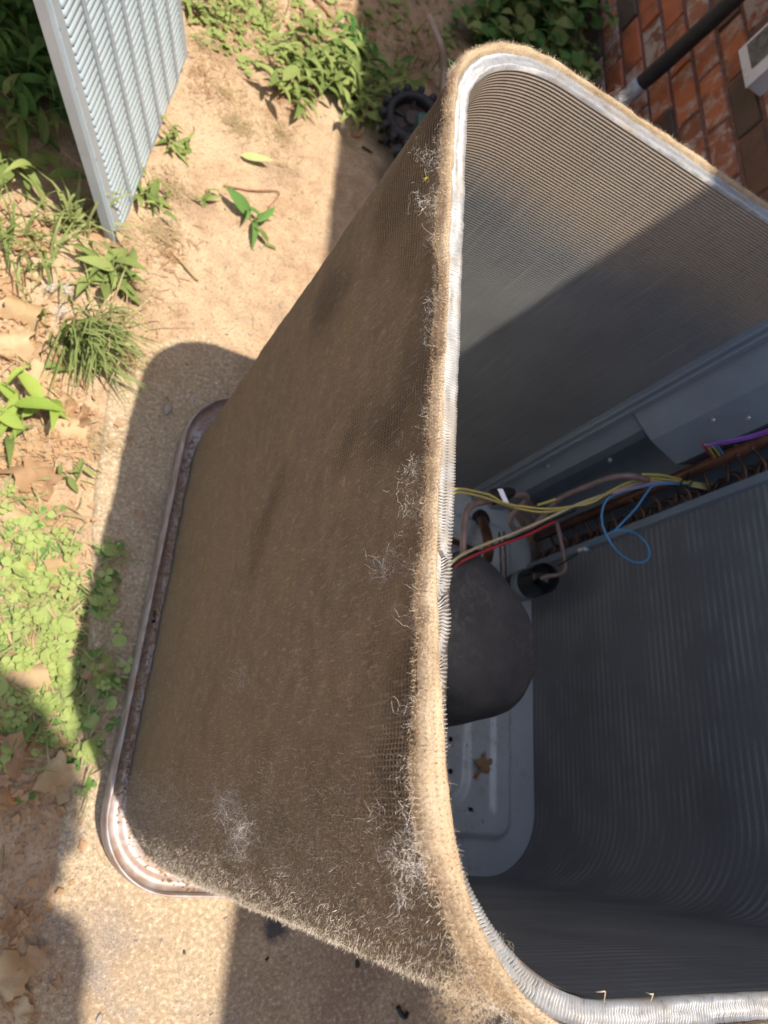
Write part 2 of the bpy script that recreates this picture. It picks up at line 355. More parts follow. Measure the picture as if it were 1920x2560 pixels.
# ------------------------------------------------------------------ the ground
def padx(y): return np.interp(y, [-.6, -.2, 0, .25, .6, .82, 1.3], [-.075, -.075, -.075, -.085, -.150, -.172, -.20])
def ghm(x, y):
    x = np.asarray(x, float); y = np.asarray(y, float)
    n = (fbm(x, y, 3.1, 3, 1)-.5)*.03+(fbm(x, y, 19, 3, 5)-.5)*.014+(fbm(x, y, 70, 2, 8)-.5)*.006
    base = -.020+.030*sm(.80, 1.02, y+.25*(fbm(x, y, 4, 3, 2)-.5))
    base = base+.012*sm(.03, -.03, x-padx(y)+.05*(fbm(x, y, 9, 3, 3)-.5))
    lo = sm(0, .1, x-padx(y))*sm(1.3, .7, y)
    far = sm(0, 25, np.hypot(x, y))
    return base+n*(1-.5*lo)*(1-far)-.03*sm(.06, .14, x-padx(y))*sm(.95, .80, y)
def axis_pts(a, b, st, lo, hi):
    c = list(np.arange(a, b, st)); x = a; d = st
    L = []
    while x > lo: d *= 1.35; x -= d; L.append(x)
    x = c[-1]; d = st; R = []
    while x < hi: d *= 1.35; x += d; R.append(x)
    return np.array(L[::-1]+c+R)
gx = axis_pts(-.75, 1.15, .009, -60, 60); gy = axis_pts(-.55, 3.1, .009, -60, 60)
GX, GY = np.meshgrid(gx, gy); GZ = ghm(GX, GY)
nx, ny = len(gx), len(gy); idx = np.arange(nx*ny).reshape(ny, nx)
F = np.stack([idx[:-1, :-1], idx[:-1, 1:], idx[1:, 1:], idx[1:, :-1]], -1).reshape(-1, 4)
g = obj('ground', np.stack([GX, GY, GZ], -1).reshape(-1, 3), F, M_dirt, smooth=True)
tag(g, 'bare reddish dirt ground', kind='structure')
def gz(x, y):
    z = float(ghm(x, y))
    if x > padx(y)+.01 and y < 1.1 and x < 1.05: z = max(z, 0.)
    return z
# pad: a slab with a worn edge
ys = np.linspace(-1.6, 1.25, 160); xs = np.linspace(0, 1, 60)
X = np.empty((160, 60)); Y = np.empty((160, 60)); Z = np.zeros((160, 60))
for i, y in enumerate(ys):
    e = float(padx(y))+.010*(fbm(y, 3., 9, 3, 4)-.5); X[i] = e+(1.06-e)*xs**1.3; Y[i] = y
Z = (fbm(X, Y, 6, 2, 12)-.5)*.003; Z[:, 0] = -.07; X[:, 0] -= .004; Z[:, 1] -= .003
idx = np.arange(160*60).reshape(160, 60); F = np.stack([idx[:-1, :-1], idx[:-1, 1:], idx[1:, 1:], idx[1:, :-1]], -1).reshape(-1, 4)
tag(obj('concrete_pad', np.stack([X, Y, Z], -1).reshape(-1, 3), F, M_pad, smooth=True), 'sandy concrete pad under the unit', kind='structure')

# ------------------------------------------------------------------ the house wall and eave
wall = thing('brick_wall', 'red and brown brick house wall with white lime stains behind the coil', 'wall', (1.085, 0, 0))
WX = 1.085
MB().box(.006, .20, -2.0, 5.0, -.1, 2.36).build('mortar', M_mortar, wall)
bd = []
for m in bricks_cols:
    for kk in range(2):
        b = MB(); L = .0995; H = .0335
        j = lambda: random.uniform(-.0012, .0012)
        for (X0, ii) in ((0, .0035), (.004, 0), (.03, 0)):
            b.v += [(X0+j(), -L+ii+j(), -H+ii+j()), (X0+j(), L-ii+j(), -H+ii+j()), (X0+j(), L-ii+j(), H-ii+j()), (X0+j(), -L+ii+j(), H-ii+j())]
        b.f += [(0, 3, 2, 1)]
        for r in range(2):
            for q in range(4): b.f.append((r*4+q, r*4+(q+1) % 4, r*4+4+(q+1) % 4, r*4+4+q))
        b.f = [tuple(reversed(f)) for f in b.f]
        bd.append(b.data('brick', m))
far_b = MB(); rb = random.Random(5); nb_ = 0
for r in range(30):
    z = -.008+.079*r
    for q in range(-9, 23):
        y = .212*q+(.106 if r % 2 else 0)+.03
        near = .95 < y < 3.35 and z < 1.35
        a = rb.random()
        if near and nb_ < 300:
            mi = rb.choice([0, 0, 0, 1, 2, 2, 3, 3, 3, 4, 4, 5, 1])
            inst('brick', bd[mi*2+rb.randrange(2)], wall, (rb.uniform(-.004, .002), y, z), (rb.uniform(-.006, .006), rb.uniform(-.01, .01), rb.uniform(-.006, .006))); nb_ += 1
        elif y < 4.9 and y > -1.9:
            far_b.box(0, .03, y-.0995, y+.0995, z-.0335, z+.0335)
o = far_b.build('bricks', bricks_cols[4], wall); tag(o, kind='stuff')
ev = thing('roof_eave', 'deep house eave high above the unit, shading the wall side', 'eave', (0, 0, 2.4))
EX = .226+SX*2.4
M_soffit = simple('painted_soffit', (.45, .40, .34), .7)
for a_, b_, o_ in ((-3.5, .06, 0), (.0605, .72, .030), (.7205, 6, 0)):      # middle board's setback is added to fit the coil wall's shadow line
    MB().box(EX+o_+.0185, 1.5, a_, b_, 0, .02).build('soffit', M_soffit, ev)
    MB().box(EX+o_, EX+o_+.018, a_, b_, -.03, .14).build('fascia', M_soffit, ev)
# added unseen branch, its leaves cut to the outline of a person's shadow
poly = [(-30, 1690), (90, 1790), (135, 1860), (180, 1950), (170, 2060), (120, 2165), (75, 2260), (110, 2310), (165, 2340), (185, 2420), (180, 2500), (160, 2640), (-300, 2700), (-380, 2200), (-200, 1750)]
pw = [un(a, b, 0)[:2] for a, b in poly]

def lance(n=7, w=.18, curl=.25, fold=.12, droop=.3):     # leaf along +x, length 1
    v = []; f = []
    for i in range(n+1):
        t = i/n; ww = w*math.sin(PI*min(1, t**.75*.98+.02))*(1 if t < .99 else 0); z = curl*math.sin(t*PI*.6)-droop*t*t
        v += [(t, -ww, z+fold*ww*2), (t, 0, z), (t, ww, z+fold*ww*2)]
    for i in range(n):
        a = i*3; f += [(a, a+3, a+4, a+1), (a+1, a+4, a+5, a+2)]
    return v, f
def lobed(seed=0, n=30, lobes=5, amp=.38, curl=.25):
    r = random.Random(seed); v = [(0, 0, 0)]; ph = r.uniform(0, .3); cx = r.uniform(-.5, .5); cy = r.uniform(-.5, .5)
    rings = [.35, .7, 1]
    for q in rings:
        for i in range(n):
            a = 2*PI*i/n; base = .5*(1-.25*math.cos(a)); rr = base*(1+amp*math.cos(lobes*a+PI+ph)*q+.10*math.cos(13*a+r.random()*.5)*q)
            x, y = q*rr*math.cos(a), q*rr*math.sin(a)
            v.append((x, y, curl*(cx*x*x*2+cy*y*y*2+.25*math.sin(5*x+3*y+seed))*1.0))
    f = [(0, 1+i, 1+(i+1) % n) for i in range(n)]
    for k_ in range(2):
        b = 1+k_*n
        for i in range(n): f.append((b+i, b+n+i, b+n+(i+1) % n, b+(i+1) % n))
    b = len(v); v += [(-.45, -.012, 0), (-.45, .012, 0), (-.75, .01, .05), (-.75, -.01, .05)]; f.append((b, b+1, b+2, b+3))
    return v, f
def xf(v, loc, rx, ry, rz, s):
    m = Matrix.LocRotScale(Vector(loc), __import__('mathutils').Euler((rx, ry, rz)), Vector((s, s, s) if not hasattr(s, '__len__') else s))
    return [m @ Vector(p) for p in v]
def inside(p, P):
    c = False; j = len(P)-1
    for i in range(len(P)):
        if (P[i][1] > p[1]) != (P[j][1] > p[1]) and p[0] < (P[j][0]-P[i][0])*(p[1]-P[i][1])/(P[j][1]-P[i][1])+P[i][0]: c = not c
        j = i
    return c
br = thing('added_shade_branch', 'added unseen leafy branch overhead, shaped to cast a person-like shadow on the near left of the pad', 'branch', (0, 0, 2.3))
b = MB(); rr = random.Random(4); lv, lf = lobed(3, 16, 5, .15)
xs_ = [p[0] for p in pw]; ys_ = [p[1] for p in pw]
cnt = 0
while cnt < 1500:
    x = rr.uniform(min(xs_), max(xs_)); y = rr.uniform(min(ys_), max(ys_))
    if not inside((x, y), pw): continue
    h = rr.uniform(-.10, .25); s = rr.uniform(.03, .055); hz = 2.3+h
    b.add(xf(lv, (x+SX*hz, y+SY*hz, h), rr.uniform(-.4, .4), rr.uniform(-.4, .4), rr.uniform(0, 6.3), s), lf); cnt += 1
tag(b.build('foliage', M_leafd, br), kind='stuff')
MB().tube([(-.9, -.9, .2), (-.3, -.6, .12), (.0, -.35, .08), (.05, -.1, .05)], [.03, .02, .012, .005], 8, 4).build('bough', M_twig, br)

# ------------------------------------------------------------------ the condensing unit
ZP, ZT = .052, .884
R = .122; X0, X1, Y0, Y1 = .015, .785, .008, .777
SEG = [('L', (.612, Y1), (X0+R, Y1)), ('A', (X0+R, Y1-R), 90), ('L', (X0, Y1-R), (X0, Y0+R)), ('A', (X0+R, Y0+R), 180), ('L', (X0+R, Y0), (X1-R, Y0)),
       ('A', (X1-R, Y0+R), 270), ('L', (X1, Y0+R), (X1, .640))]
LEN = [math.dist(s[1], s[2]) if s[0] == 'L' else R*PI/2 for s in SEG]; CUM = [0]+list(np.cumsum(LEN)); STOT = CUM[-1]
def pth(s):
    s = min(max(s, 0), STOT-1e-9); i = next(q for q in range(7) if s < CUM[q+1]+1e-9); t = (s-CUM[i])/LEN[i]; g_ = SEG[i]
    if g_[0] == 'L':
        dx, dy = (g_[2][0]-g_[1][0])/LEN[i], (g_[2][1]-g_[1][1])/LEN[i]
        return g_[1][0]+dx*LEN[i]*t, g_[1][1]+dy*LEN[i]*t, dy, -dx
    a = math.radians(g_[2]+90*t); return g_[1][0]+R*math.cos(a), g_[1][1]+R*math.sin(a), math.cos(a), math.sin(a)
def pts_at(S): return np.array([pth(float(s)) for s in S])
S1, S2, S3, S4 = CUM[1], CUM[2], CUM[3], CUM[4]
unit = thing('condenser_unit', 'opened air conditioner with its lint-clogged coil standing on the concrete pad', 'air conditioner', (0, 0, 0))
TH = .0138
# fins (thin upright plates with wavy top edges)
PITCH = .0022
FS = np.arange(.002, STOT-.002, PITCH); nF = len(FS); P = pts_at(FS)
dep = np.linspace(0, TH, 6); vall = []; thk = .00034
damage = [(un(1100, 1495, ZT)[1], .007, .012), (un(1100, 1385, ZT)[1], .012, .004), (un(1100, 1640, ZT)[1], .01, .006), (un(1100, 1745, ZT)[1], .009, .006), (un(1100, 2110, ZT)[1], .03, .003)]
V = np.empty((nF, 3, 6, 2, 3))
ph = RS.rand(nF)
wob = (vn(FS, 0*FS, 90, 3)-.5)
tilt = (vn(FS, 0*FS, 28, 7)-.5)
for zi, zz in enumerate((ZP+.002, ZT-.020, ZT)):
    topn = zi == 2
    for di, d in enumerate(dep):
        lat = .0006*math.sin(d/TH*PI*4)+(wob*.0018*math.sin(d/TH*PI*1.3+1)+tilt*.0035*(d/TH-.5) if topn else 0)
        dz = (ph-.5)*.0006+((vn(FS, 0*FS+d*60, 60, 9)-.5)*.0022) if topn else 0
        dd = d+(0 if not topn else (vn(FS, 0*FS, 140, 5)-.5)*.0010)
        px_, py_, nx_, ny_ = P.T
        extra = np.zeros(nF)
        if topn:
            for (yc, wd, am) in damage:
                m = (FS > S2-.02) & (FS < S3+.02); g_ = np.exp(-((py_-yc)/wd)**2)*m; extra += am*.7*g_*(1-d/TH)*np.where(py_ > yc, 1, .25)
                lat = lat+.003*g_*math.sin(d*500+1)*np.sign(py_-yc)
        for side in (0, 1):
            L = lat+(thk if side else -thk)
            V[:, zi, di, side, 0] = px_+nx_*(dd+extra)-ny_*L
            V[:, zi, di, side, 1] = py_+ny_*(dd+extra)+nx_*L
            V[:, zi, di, side, 2] = zz+dz
loc = np.arange(36).reshape(3, 6, 2); fl = []
for z in range(2):
    for d in range(5):
        fl.append((loc[z, d, 0], loc[z, d+1, 0], loc[z+1, d+1, 0], loc[z+1, d, 0])); fl.append((loc[z, d+1, 1], loc[z, d, 1], loc[z+1, d, 1], loc[z+1, d+1, 1]))
    for d in (0, 5): fl.append((loc[z, d, 1], loc[z, d, 0], loc[z+1, d, 0], loc[z+1, d, 1]))
for d in range(5): fl.append((loc[2, d, 0], loc[2, d+1, 0], loc[2, d+1, 1], loc[2, d, 1]))
fl = np.array(fl); F = (fl[None]+(np.arange(nF)*36)[:, None, None]).reshape(-1, 4)
o = obj('coil_fins', V.reshape(-1, 3), F, M_fin, unit); tag(o, 'bright aluminium fin edges of the coil rim', kind='stuff')
# added dark strip under the fin tops, standing in for shade between fins
cs = np.arange(0, STOT, .004); pc = pts_at(cs); cg = np.empty((len(cs), 4, 3))
for j, (of_, z) in enumerate(((.0012, ZT-.02), (.0012, ZT-.0022), (TH-.0008, ZT-.0022), (TH-.0008, ZT-.02))):
    cg[:, j, 0] = pc[:, 0]+pc[:, 2]*of_; cg[:, j, 1] = pc[:, 1]+pc[:, 3]*of_; cg[:, j, 2] = z
i_ = np.arange(len(cs)*4).reshape(len(cs), 4); F = np.stack([i_[:-1, :-1], i_[1:, :-1], i_[1:, 1:], i_[:-1, 1:]], -1).reshape(-1, 4)
obj('fin_gap_shade', cg.reshape(-1, 3), F, simple('painted_gap_shade', (.10, .085, .075), .9), unit)
# inner faces of the coil walls: rows of pressed fins
def inner_face(name, sa, sb, mat, label=None):
    S = np.arange(sa, sb+.0001, .004); S[-1] = sb; Pq = pts_at(S); Zs = np.linspace(ZP+.001, ZT-.004, 60)
    off = -.0013
    g_ = np.array([[(p[0]+p[2]*off, p[1]+p[3]*off, z) for z in Zs] for p in Pq]); uvv = np.array([[(s, z) for z in Zs] for s in S])
    # gentle waviness of the pressed fins
    wv = (vn(uvv[..., 0], uvv[..., 1], 11, 4)-.5)*.0012
    g_[..., 0] += wv*Pq[:, None, 2]; g_[..., 1] += wv*Pq[:, None, 3]
    i_ = np.arange(len(S)*60).reshape(len(S), 60); F = np.stack([i_[:-1, :-1], i_[:-1, 1:], i_[1:, 1:], i_[1:, :-1]], -1).reshape(-1, 4)
    o = obj(name, g_.reshape(-1, 3), F, mat, unit, True, uvv.reshape(-1, 2))
    if label: o['label'] = label
inner_face('coil_wall_face', 0, S2+.02, M_in, 'far coil wall, tan with dust near its top')
inner_face('coil_wall_face', S2+.02, S3+.06, M_in)
inner_face('coil_wall_face', S3+.06, S4-.03, M_in_low, 'near coil wall')
inner_face('coil_wall_face', S4-.03, STOT, M_in_back, 'dark coil wall on the house side with fin glints painted as pale rows')
# lint blanket on the outside, with its rolled top lip
LS = np.arange(0, STOT, .0030); PL = pts_at(LS); nL = len(LS)
corner = np.exp(-((LS-(S3+.135))/.065)**2)
th = .0004+.0095*np.maximum(fbm(LS, 0*LS, 16, 4, 2)-.22, 0)*1.3+.0030*(vn(LS, 0*LS, 90, 61)-.3)+.006*corner*(.6+.8*fbm(LS, 0*LS, 30, 2, 6))+.004*np.exp(-((LS-.62)/.10)**2)
cov = .0015*(fbm(LS, 0*LS, 45, 3, 9)-.5)-.0115*np.exp(-((LS-(S3+.02))/.06)**2)-.004*sm(S3-.16, S3-.05, LS)*sm(S3+.14, S3+.06, LS)
Zs = np.concatenate([np.linspace(ZT-.006, ZT-.030, 20), np.linspace(ZT-.035, ZP+.004, 140)])
prof_top = [(0, -.004), (.12, .0022), (.35, .0050), (.6, .0052), (.85, .0030), (1.0, -.001), (1.02, -.004)]
nr = len(prof_top)+len(Zs)
G = np.empty((nL, nr, 3)); UV = np.empty((nL, nr, 2)); MK = np.zeros((nL, nr))
for j, (a, dz) in enumerate(prof_top):
    nz = fbm(LS, 0*LS+a*.1, 70, 3, 20+j)-.5
    off = TH+cov+(th-cov)*a; z = ZT+dz*(1+1.2*corner)+nz*.003+.0025*corner*(a > .05)
    G[:, j, 0] = PL[:, 0]+PL[:, 2]*off; G[:, j, 1] = PL[:, 1]+PL[:, 3]*off; G[:, j, 2] = z
    UV[:, j, 0] = LS; UV[:, j, 1] = ZT+.02-a*.02; MK[:, j] = 1.
rag = -.0058+np.minimum(.060*np.maximum(fbm(LS, 0*LS, 24, 3, 31)-.45, 0)*1.3, .010)+.004*(vn(LS, 0*LS, 170, 33)-.5)+.008*corner
for j, z in enumerate(Zs):
    q = j+len(prof_top); below = sm(0, .0025, (ZT-z)-rag-.0062)
    nz = (fbm(LS, 0*LS+z, 18, 3, 40)-.5)*.004+(fbm(LS, 0*LS+z, 90, 2, 44)-.5)*.0014+sm(S3-.01, S3+.05, LS)*(fbm(LS, 0*LS+z, 200, 2, 71)-.4)*.003
    off = TH+(th*1.0)*(1-below)+below*(.0025+.35*np.minimum(th, .012))+nz
    G[:, q, 0] = PL[:, 0]+PL[:, 2]*off; G[:, q, 1] = PL[:, 1]+PL[:, 3]*off; G[:, q, 2] = z
    UV[:, q, 0] = LS; UV[:, q, 1] = z; MK[:, q] = .75*(1-below)
i_ = np.arange(nL*nr).reshape(nL, nr); F = np.stack([i_[:-1, :-1], i_[1:, :-1], i_[1:, 1:], i_[:-1, 1:]], -1).reshape(-1, 4)
o = obj('lint_blanket', G.reshape(-1, 3), F, M_lint, unit, True, UV.reshape(-1, 2), MK.reshape(-1)); o['label'] = 'brown felt of lint covering the outside of the coil, tan at its top lip'
# fuzz: fine fibres (each a thin two-piece ribbon)
def fibres(base, dirs, length, width, curl, seg=2):
    n = len(base); rs = np.random.RandomState(n)
    view = base-CAM; view /= np.linalg.norm(view, axis=1)[:, None]
    pts = [base]; d = dirs.copy()
    for s_ in range(seg):
        d = d+curl*rs.normal(size=(n, 3)); d /= np.linalg.norm(d, axis=1)[:, None]; pts.append(pts[-1]+d*(length/seg)[:, None])
    side = np.cross(d, rs.normal(size=(n, 3))); side /= np.linalg.norm(side, axis=1)[:, None]
    v = np.empty((n, seg+1, 2, 3))
    for i, p in enumerate(pts):
        w_ = (np.asarray(width)*(1-.6*i/seg)).reshape(-1, 1); v[:, i, 0] = p-side*w_; v[:, i, 1] = p+side*w_
    l = np.arange(2*(seg+1)).reshape(seg+1, 2); fl = np.array([(l[i, 0], l[i, 1], l[i+1, 1], l[i+1, 0]) for i in range(seg)])
    return v.reshape(-1, 3), (fl[None]+(np.arange(n)*2*(seg+1))[:, None, None]).reshape(-1, 4)
# on the outside face
n = 60000; s_ = np.where(RS.rand(n) < .6, S3-.01+RS.rand(n)*.24, RS.rand(n)*(S4-.30-(S1-.05))+(S1-.05)); z_ = ZP+.02+(ZT-.04-ZP)*RS.rand(n)**.85
keep = (RS.rand(n) < .02+.30*sm(.55, .8, vn(s_, z_, 17, 5))+.9*sm(S3-.01, S3+.05, s_)*(vn(s_*3, z_, 60, 3)*.7+.5)); s_ = s_[keep]; z_ = z_[keep]; n = len(s_)
Pp = pts_at(s_); si = np.clip((s_/.003).astype(int), 0, nL-1); zi = np.clip(np.searchsorted(-Zs, -z_), 0, len(Zs)-1)+len(prof_top)
zi = np.clip(zi, 0, nr-1); base = G[si, zi].copy()
dirs = np.stack([Pp[:, 2]*.4, Pp[:, 3]*.4, RS.normal(size=n)*.8], 1)+RS.normal(size=(n, 3))*.7
v_, f_ = fibres(base, dirs, .002+.006*RS.rand(n)**2, .00011+.00008*RS.rand(n), .5); o = obj('lint_fuzz', v_, f_, M_hair, unit); tag(o, kind='stuff')
n = 64000; s_ = S3-.02+RS.rand(n)*.23; z_ = ZP+.01+(ZT-.02-ZP)*RS.rand(n); keep = RS.rand(n) < sm(S3-.02, S3+.05, s_)*(.25+.95*vn(s_*9, z_*1.5, 22, 3)); s_ = s_[keep]; z_ = z_[keep]; n = len(s_)
Pp = pts_at(s_); si = np.clip((s_/.003).astype(int), 0, nL-1); zi = np.clip(np.clip(np.searchsorted(-Zs, -z_), 0, len(Zs)-1)+len(prof_top), 0, nr-1); base = G[si, zi]+RS.normal(size=(n, 3))*.0012
dirs = np.stack([Pp[:, 2]*.9, Pp[:, 3]*.9, .5+0*z_], 1)+RS.normal(size=(n, 3))*.35
v_, f_ = fibres(base, dirs, .0015+.004*RS.rand(n)**2, .00010+.0001*RS.rand(n), .35); o = obj('lint_fuzz', v_, f_, M_hair4, unit); tag(o, kind='stuff')
# on the top lip and its ragged lower edge
n = 44000; s_ = RS.rand(n)*(S4+.05); s_[:13000] = S2-.15+RS.rand(13000)*(S3-S2+.45); si = np.clip((s_/.003).astype(int), 0, nL-1); ji = RS.randint(0, len(prof_top)+3, n)
base = G[si, ji].copy(); Pp = pts_at(s_)
up = (ji < len(prof_top))*.9-.35
dirs = np.stack([Pp[:, 2]*.8, Pp[:, 3]*.8, up], 1)+RS.normal(size=(n, 3))*.7
v_, f_ = fibres(base, dirs, .0012+.0045*RS.rand(n)**2, .00006+.00007*RS.rand(n), .7, 3); o = obj('lint_lip_fuzz', v_, f_, M_hair2, unit); tag(o, kind='stuff')
n = 1900; s_ = S1-.1+RS.rand(n)*(S3-S1+.3); si = np.clip((s_/.003).astype(int), 0, nL-1); ji = len(prof_top)+RS.randint(0, 9, n)
keep = fbm(s_, 0*s_, 24, 3, 31) > .50; si = si[keep]; ji = ji[keep]; n = len(si)
base = G[si, ji].copy(); Pp = PL[si]; dirs = np.stack([Pp[:, 2], Pp[:, 3], 0*Pp[:, 3]-.2], 1)+RS.normal(size=(n, 3))*1.
v_, f_ = fibres(base, dirs, .006+.012*RS.rand(n)**2, np.full(n, .00008), .8, 5); o = obj('lint_strands', v_, f_, M_hair3, unit); tag(o, kind='stuff')

# base pan
def rrect(x0, x1, y0, y1, r, n=12):
    out = []
    for cx, cy, a0 in ((x1-r, y1-r, 0), (x0+r, y1-r, 90), (x0+r, y0+r, 180), (x1-r, y0+r, 270)):
        for i in range(n+1):
            a = math.radians(a0+90*i/n); out.append((cx+r*math.cos(a), cy+r*math.sin(a)))
    return out
def ringmesh(loops, cap=False):
    n = len(loops[0]); v = [p for l in loops for p in l]; f = []
    for i in range(len(loops)-1):
        for q in range(n): f.append((i*n+q, i*n+(q+1) % n, i*n+n+(q+1) % n, i*n+n+q))
    if cap: f.append(tuple(range((len(loops)-1)*n, len(loops)*n)))
    return v, f
def pl(off, z): return [(x, y, z) for x, y in rrect(X0-off, X1+off, Y0-off, Y1+off, R*.62+off, 14)]
OP = .040
v, f = ringmesh([pl(OP-.003, .012), pl(OP, .016), pl(OP, .068), pl(OP-.0018, .0695), pl(OP-.0036, .068), pl(OP-.005, .054), pl(OP-.011, .0495), pl(OP-.020, .0500), pl(OP-.024, .053), pl(OP-.030, .053), pl(.0, ZP-.001)])
o = obj('base_pan', v, f, M_pan, unit, True); o['label'] = 'dirty steel base pan rim around the foot of the coil'
# caked dirt strips inside the pan
n = 1400; S_ = RS.rand(n)*S4; Pp = pts_at(S_); off = TH+.004+.016*RS.rand(n)**1.6; b = MB(); r8 = random.Random(2)
oc = [(1, 0, 0), (-1, 0, 0), (0, 1, 0), (0, -1, 0), (0, 0, 1), (0, 0, -1)]; of = [(0, 2, 4), (2, 1, 4), (1, 3, 4), (3, 0, 4), (2, 0, 5), (1, 2, 5), (3, 1, 5), (0, 3, 5)]
for i in range(n):
    s = r8.uniform(.0012, .0042); b.add(xf(oc, (Pp[i, 0]+Pp[i, 2]*off[i], Pp[i, 1]+Pp[i, 3]*off[i], .051+s*.3), r8.random()*6, r8.random()*6, 0, (s, s*r8.uniform(.5, 1.3), s*.6)), of)
tag(b.build('pan_debris', M_dirt, unit), 'lumps of caked dirt in the pan', kind='stuff')
# drain slot in the pan
q = un(363, 1536, .052)
o = MB().box(X0-OP+.0115, X0-OP+.0175, q[1]-.011, q[1]+.011, .0485, .0512).build('drain_slot', M_hole, unit)
# pan floor inside: raised rings and an oblong recess
def pf(x, y):
    dx = np.minimum(x-X0, X1-x); dy = np.minimum(y-Y0, Y1-y)
    rr_ = .10; cx = np.clip(x, X0+rr_, X1-rr_); cy = np.clip(y, Y0+rr_, Y1-rr_); d = rr_-np.hypot(x-cx, y-cy); d = np.where((np.abs(x-cx) < 1e-9) & (np.abs(y-cy) < 1e-9), np.minimum(dx, dy), d)
    z = .052+.014*sm(.060, .075, d)-.006*sm(.105, .118, d)
    c1 = np.hypot(np.maximum(np.abs(x-.50)-.06, 0), np.maximum(np.abs(y-.28)-.10, 0)); z = z-.009*sm(.065, .048, c1)
    for hx, hy in ((.5775, .2424), (.5797, .1849), (.620, .120)): z = z+.004*np.exp(-(((x-hx)**2+(y-hy)**2)/.008**2))
    return z
Ls = []
base_r = np.array(rrect(X0, X1, Y0, Y1, R, 24)); cen = np.array([(X0+X1)/2, (Y0+Y1)/2])
for t in np.concatenate([np.linspace(1, .6, 46), np.linspace(.59, .02, 50)]):
    pp = cen+(base_r-cen)*t; z = pf(pp[:, 0], pp[:, 1]); Ls.append([(a, b_, c_) for (a, b_), c_ in zip(pp, z)])
v, f = ringmesh(Ls, True); o = obj('pan_floor', v, f, M_sheet2, unit, True); o['label'] = 'clean blue grey pressed floor of the pan'
for hx, hy in ((.5775, .2424), (.5797, .1849), (.620, .120)):
    MB().lathe((hx, hy), [(.0048, pf(hx, hy)-.004), (.0048, float(pf(hx, hy))+.0008)], 14).build('bolt_hole', M_hole, unit)

b = MB(); r9 = random.Random(12)
for i in range(260):
    x, y = r9.uniform(.50, .74), r9.uniform(.06, .30)
    if r9.random() < .45: x, y = r9.uniform(.40, .70), r9.uniform(.45, .72)
    s = r9.uniform(.0006, .0026); b.add(xf(oc, (x, y, float(pf(x, y))+s*.2), r9.random()*6, r9.random()*6, 0, (s, s*r9.uniform(.4, 1.4), s*.5)), of)
tag(b.build('pan_silt', M_dirt, unit), 'specks of silt on the pan floor', kind='stuff')
# corner panel, flanges and tube sheet
def polyl(pts, t, z0, z1):
    L = []; Rr = []
    for i, p in enumerate(pts):
        a = Vector(pts[max(i-1, 0)]); c_ = Vector(pts[min(i+1, len(pts)-1)]); d = (c_-a).normalized(); nn = Vector((-d.y, d.x)); L.append(tuple(Vector(p)+nn*t)); Rr.append(tuple(p))
    return MB().prism(Rr+L[::-1], z0, z1)
MB().box(.604, .613, Y1-.012, Y1+.02, ZP, ZT-.002, .0012).build('coil_end_flange', M_sheet, unit)
MB().box(.6145, .626, Y1-.018, Y1+.02, ZP, ZT+.002, .0012).build('coil_end_flange', M_sheet, unit)
polyl([(.628, .792), (.634, .776), (.668, .752), (.700, .757), (.720, .80)], .0015, ZP, .50).build('corner_panel', M_sheet, unit)
o = polyl([(.628, .796), (.634, .774), (.676, .728), (.735, .700), (.80, .72)], .0015, .50, ZT+.01).build('control_box', M_sheet, unit)
# sloped underside of the box
v = [(.6345, .7745, .4995), (.676, .728, .4995), (.735, .700, .4995), (.80, .72, .4995), (.72, .80, .49), (.70, .757, .485), (.668, .752, .49)]
obj('box_underside', v, [(0, 1, 6), (1, 2, 5, 6), (2, 3, 4, 5)], M_sheet, unit)
MB().box(.770, .8035, .628, .6435, ZP, ZT, .0012).build('tube_sheet', M_sheet, unit)
for k_, (px_, py_, z_) in enumerate([(1842, 1118, .60), (1782, 1050, .66), (1870, 1045, .70), (1370, 1165, .28), (1525, 1150, .38)]):
    d = ray(px_, py_); t = (z_-CAM[2])/d[2]
    # hit the box plane through (.676,.728)-(.735,.700) or the lower panel
    a = np.array([.634, .774] if k_ in (1, 2) else ([.634, .776] if k_ > 2 else [.676, .728])); c_ = np.array([.676, .728] if k_ in (1, 2) else ([.668, .752] if k_ > 2 else [.735, .700]))
    nn = np.array([c_[1]-a[1], -(c_[0]-a[0])]); t = nn@(a-CAM[:2])/(nn@d[:2]); q = CAM+t*d; nn = nn/np.linalg.norm(nn)
    if nn@(CAM[:2]-q[:2]) < 0: nn = -nn
    m = MB().lathe((0, 0), [(.0042, -.002), (.0042, .001), (.0028, .0028)], 10)
    rot = Vector((nn[0], nn[1], 0)).to_track_quat('Z', 'Y').to_euler()
    inst('screw', m.data('screw', M_tag), unit, tuple(q), rot)
polyl([(.612, .803), (.806, .803), (.806, .640)], .0015, ZP-.01, ZT+.01).build('corner_post', M_sheet, unit)
# headers and return bends
MB().tube([(.745, .682, .12), (.748, .682, .5), (.750, .682, .90)], .0105, 14).build('header_pipe', M_hdrcu, unit, True)
MB().tube([(.772, .700, .10), (.772, .700, .9)], .008, 12).build('header_pipe', M_hdrcu, unit, True)
ub = MB().tube([(0, 0, -.0125), (0, .014, -.0125), (0, .023, -.0085), (0, .0265, 0), (0, .023, .0085), (0, .014, .0125), (0, 0, .0125)], .0045, 8).data('return_bend', M_copper, True)
for i in range(29): inst('return_bend', ub, unit, (.790, .6430, .075+i*.0275), (random.uniform(-.1, .1), 0, random.uniform(-.35, .35)))
lead = MB().tube([(0, 0, 0), (0, .018, .001), (-.014, .032, .004), (-.030, .040, .010)], .0032, 7, 3).data('feeder_tube', M_copper, True)
for i in range(22): inst('feeder_tube', lead, unit, (.778, .6430, .1+i*.0355), (random.uniform(-.2, .2), random.uniform(-.4, .4), random.uniform(-.3, .3)))
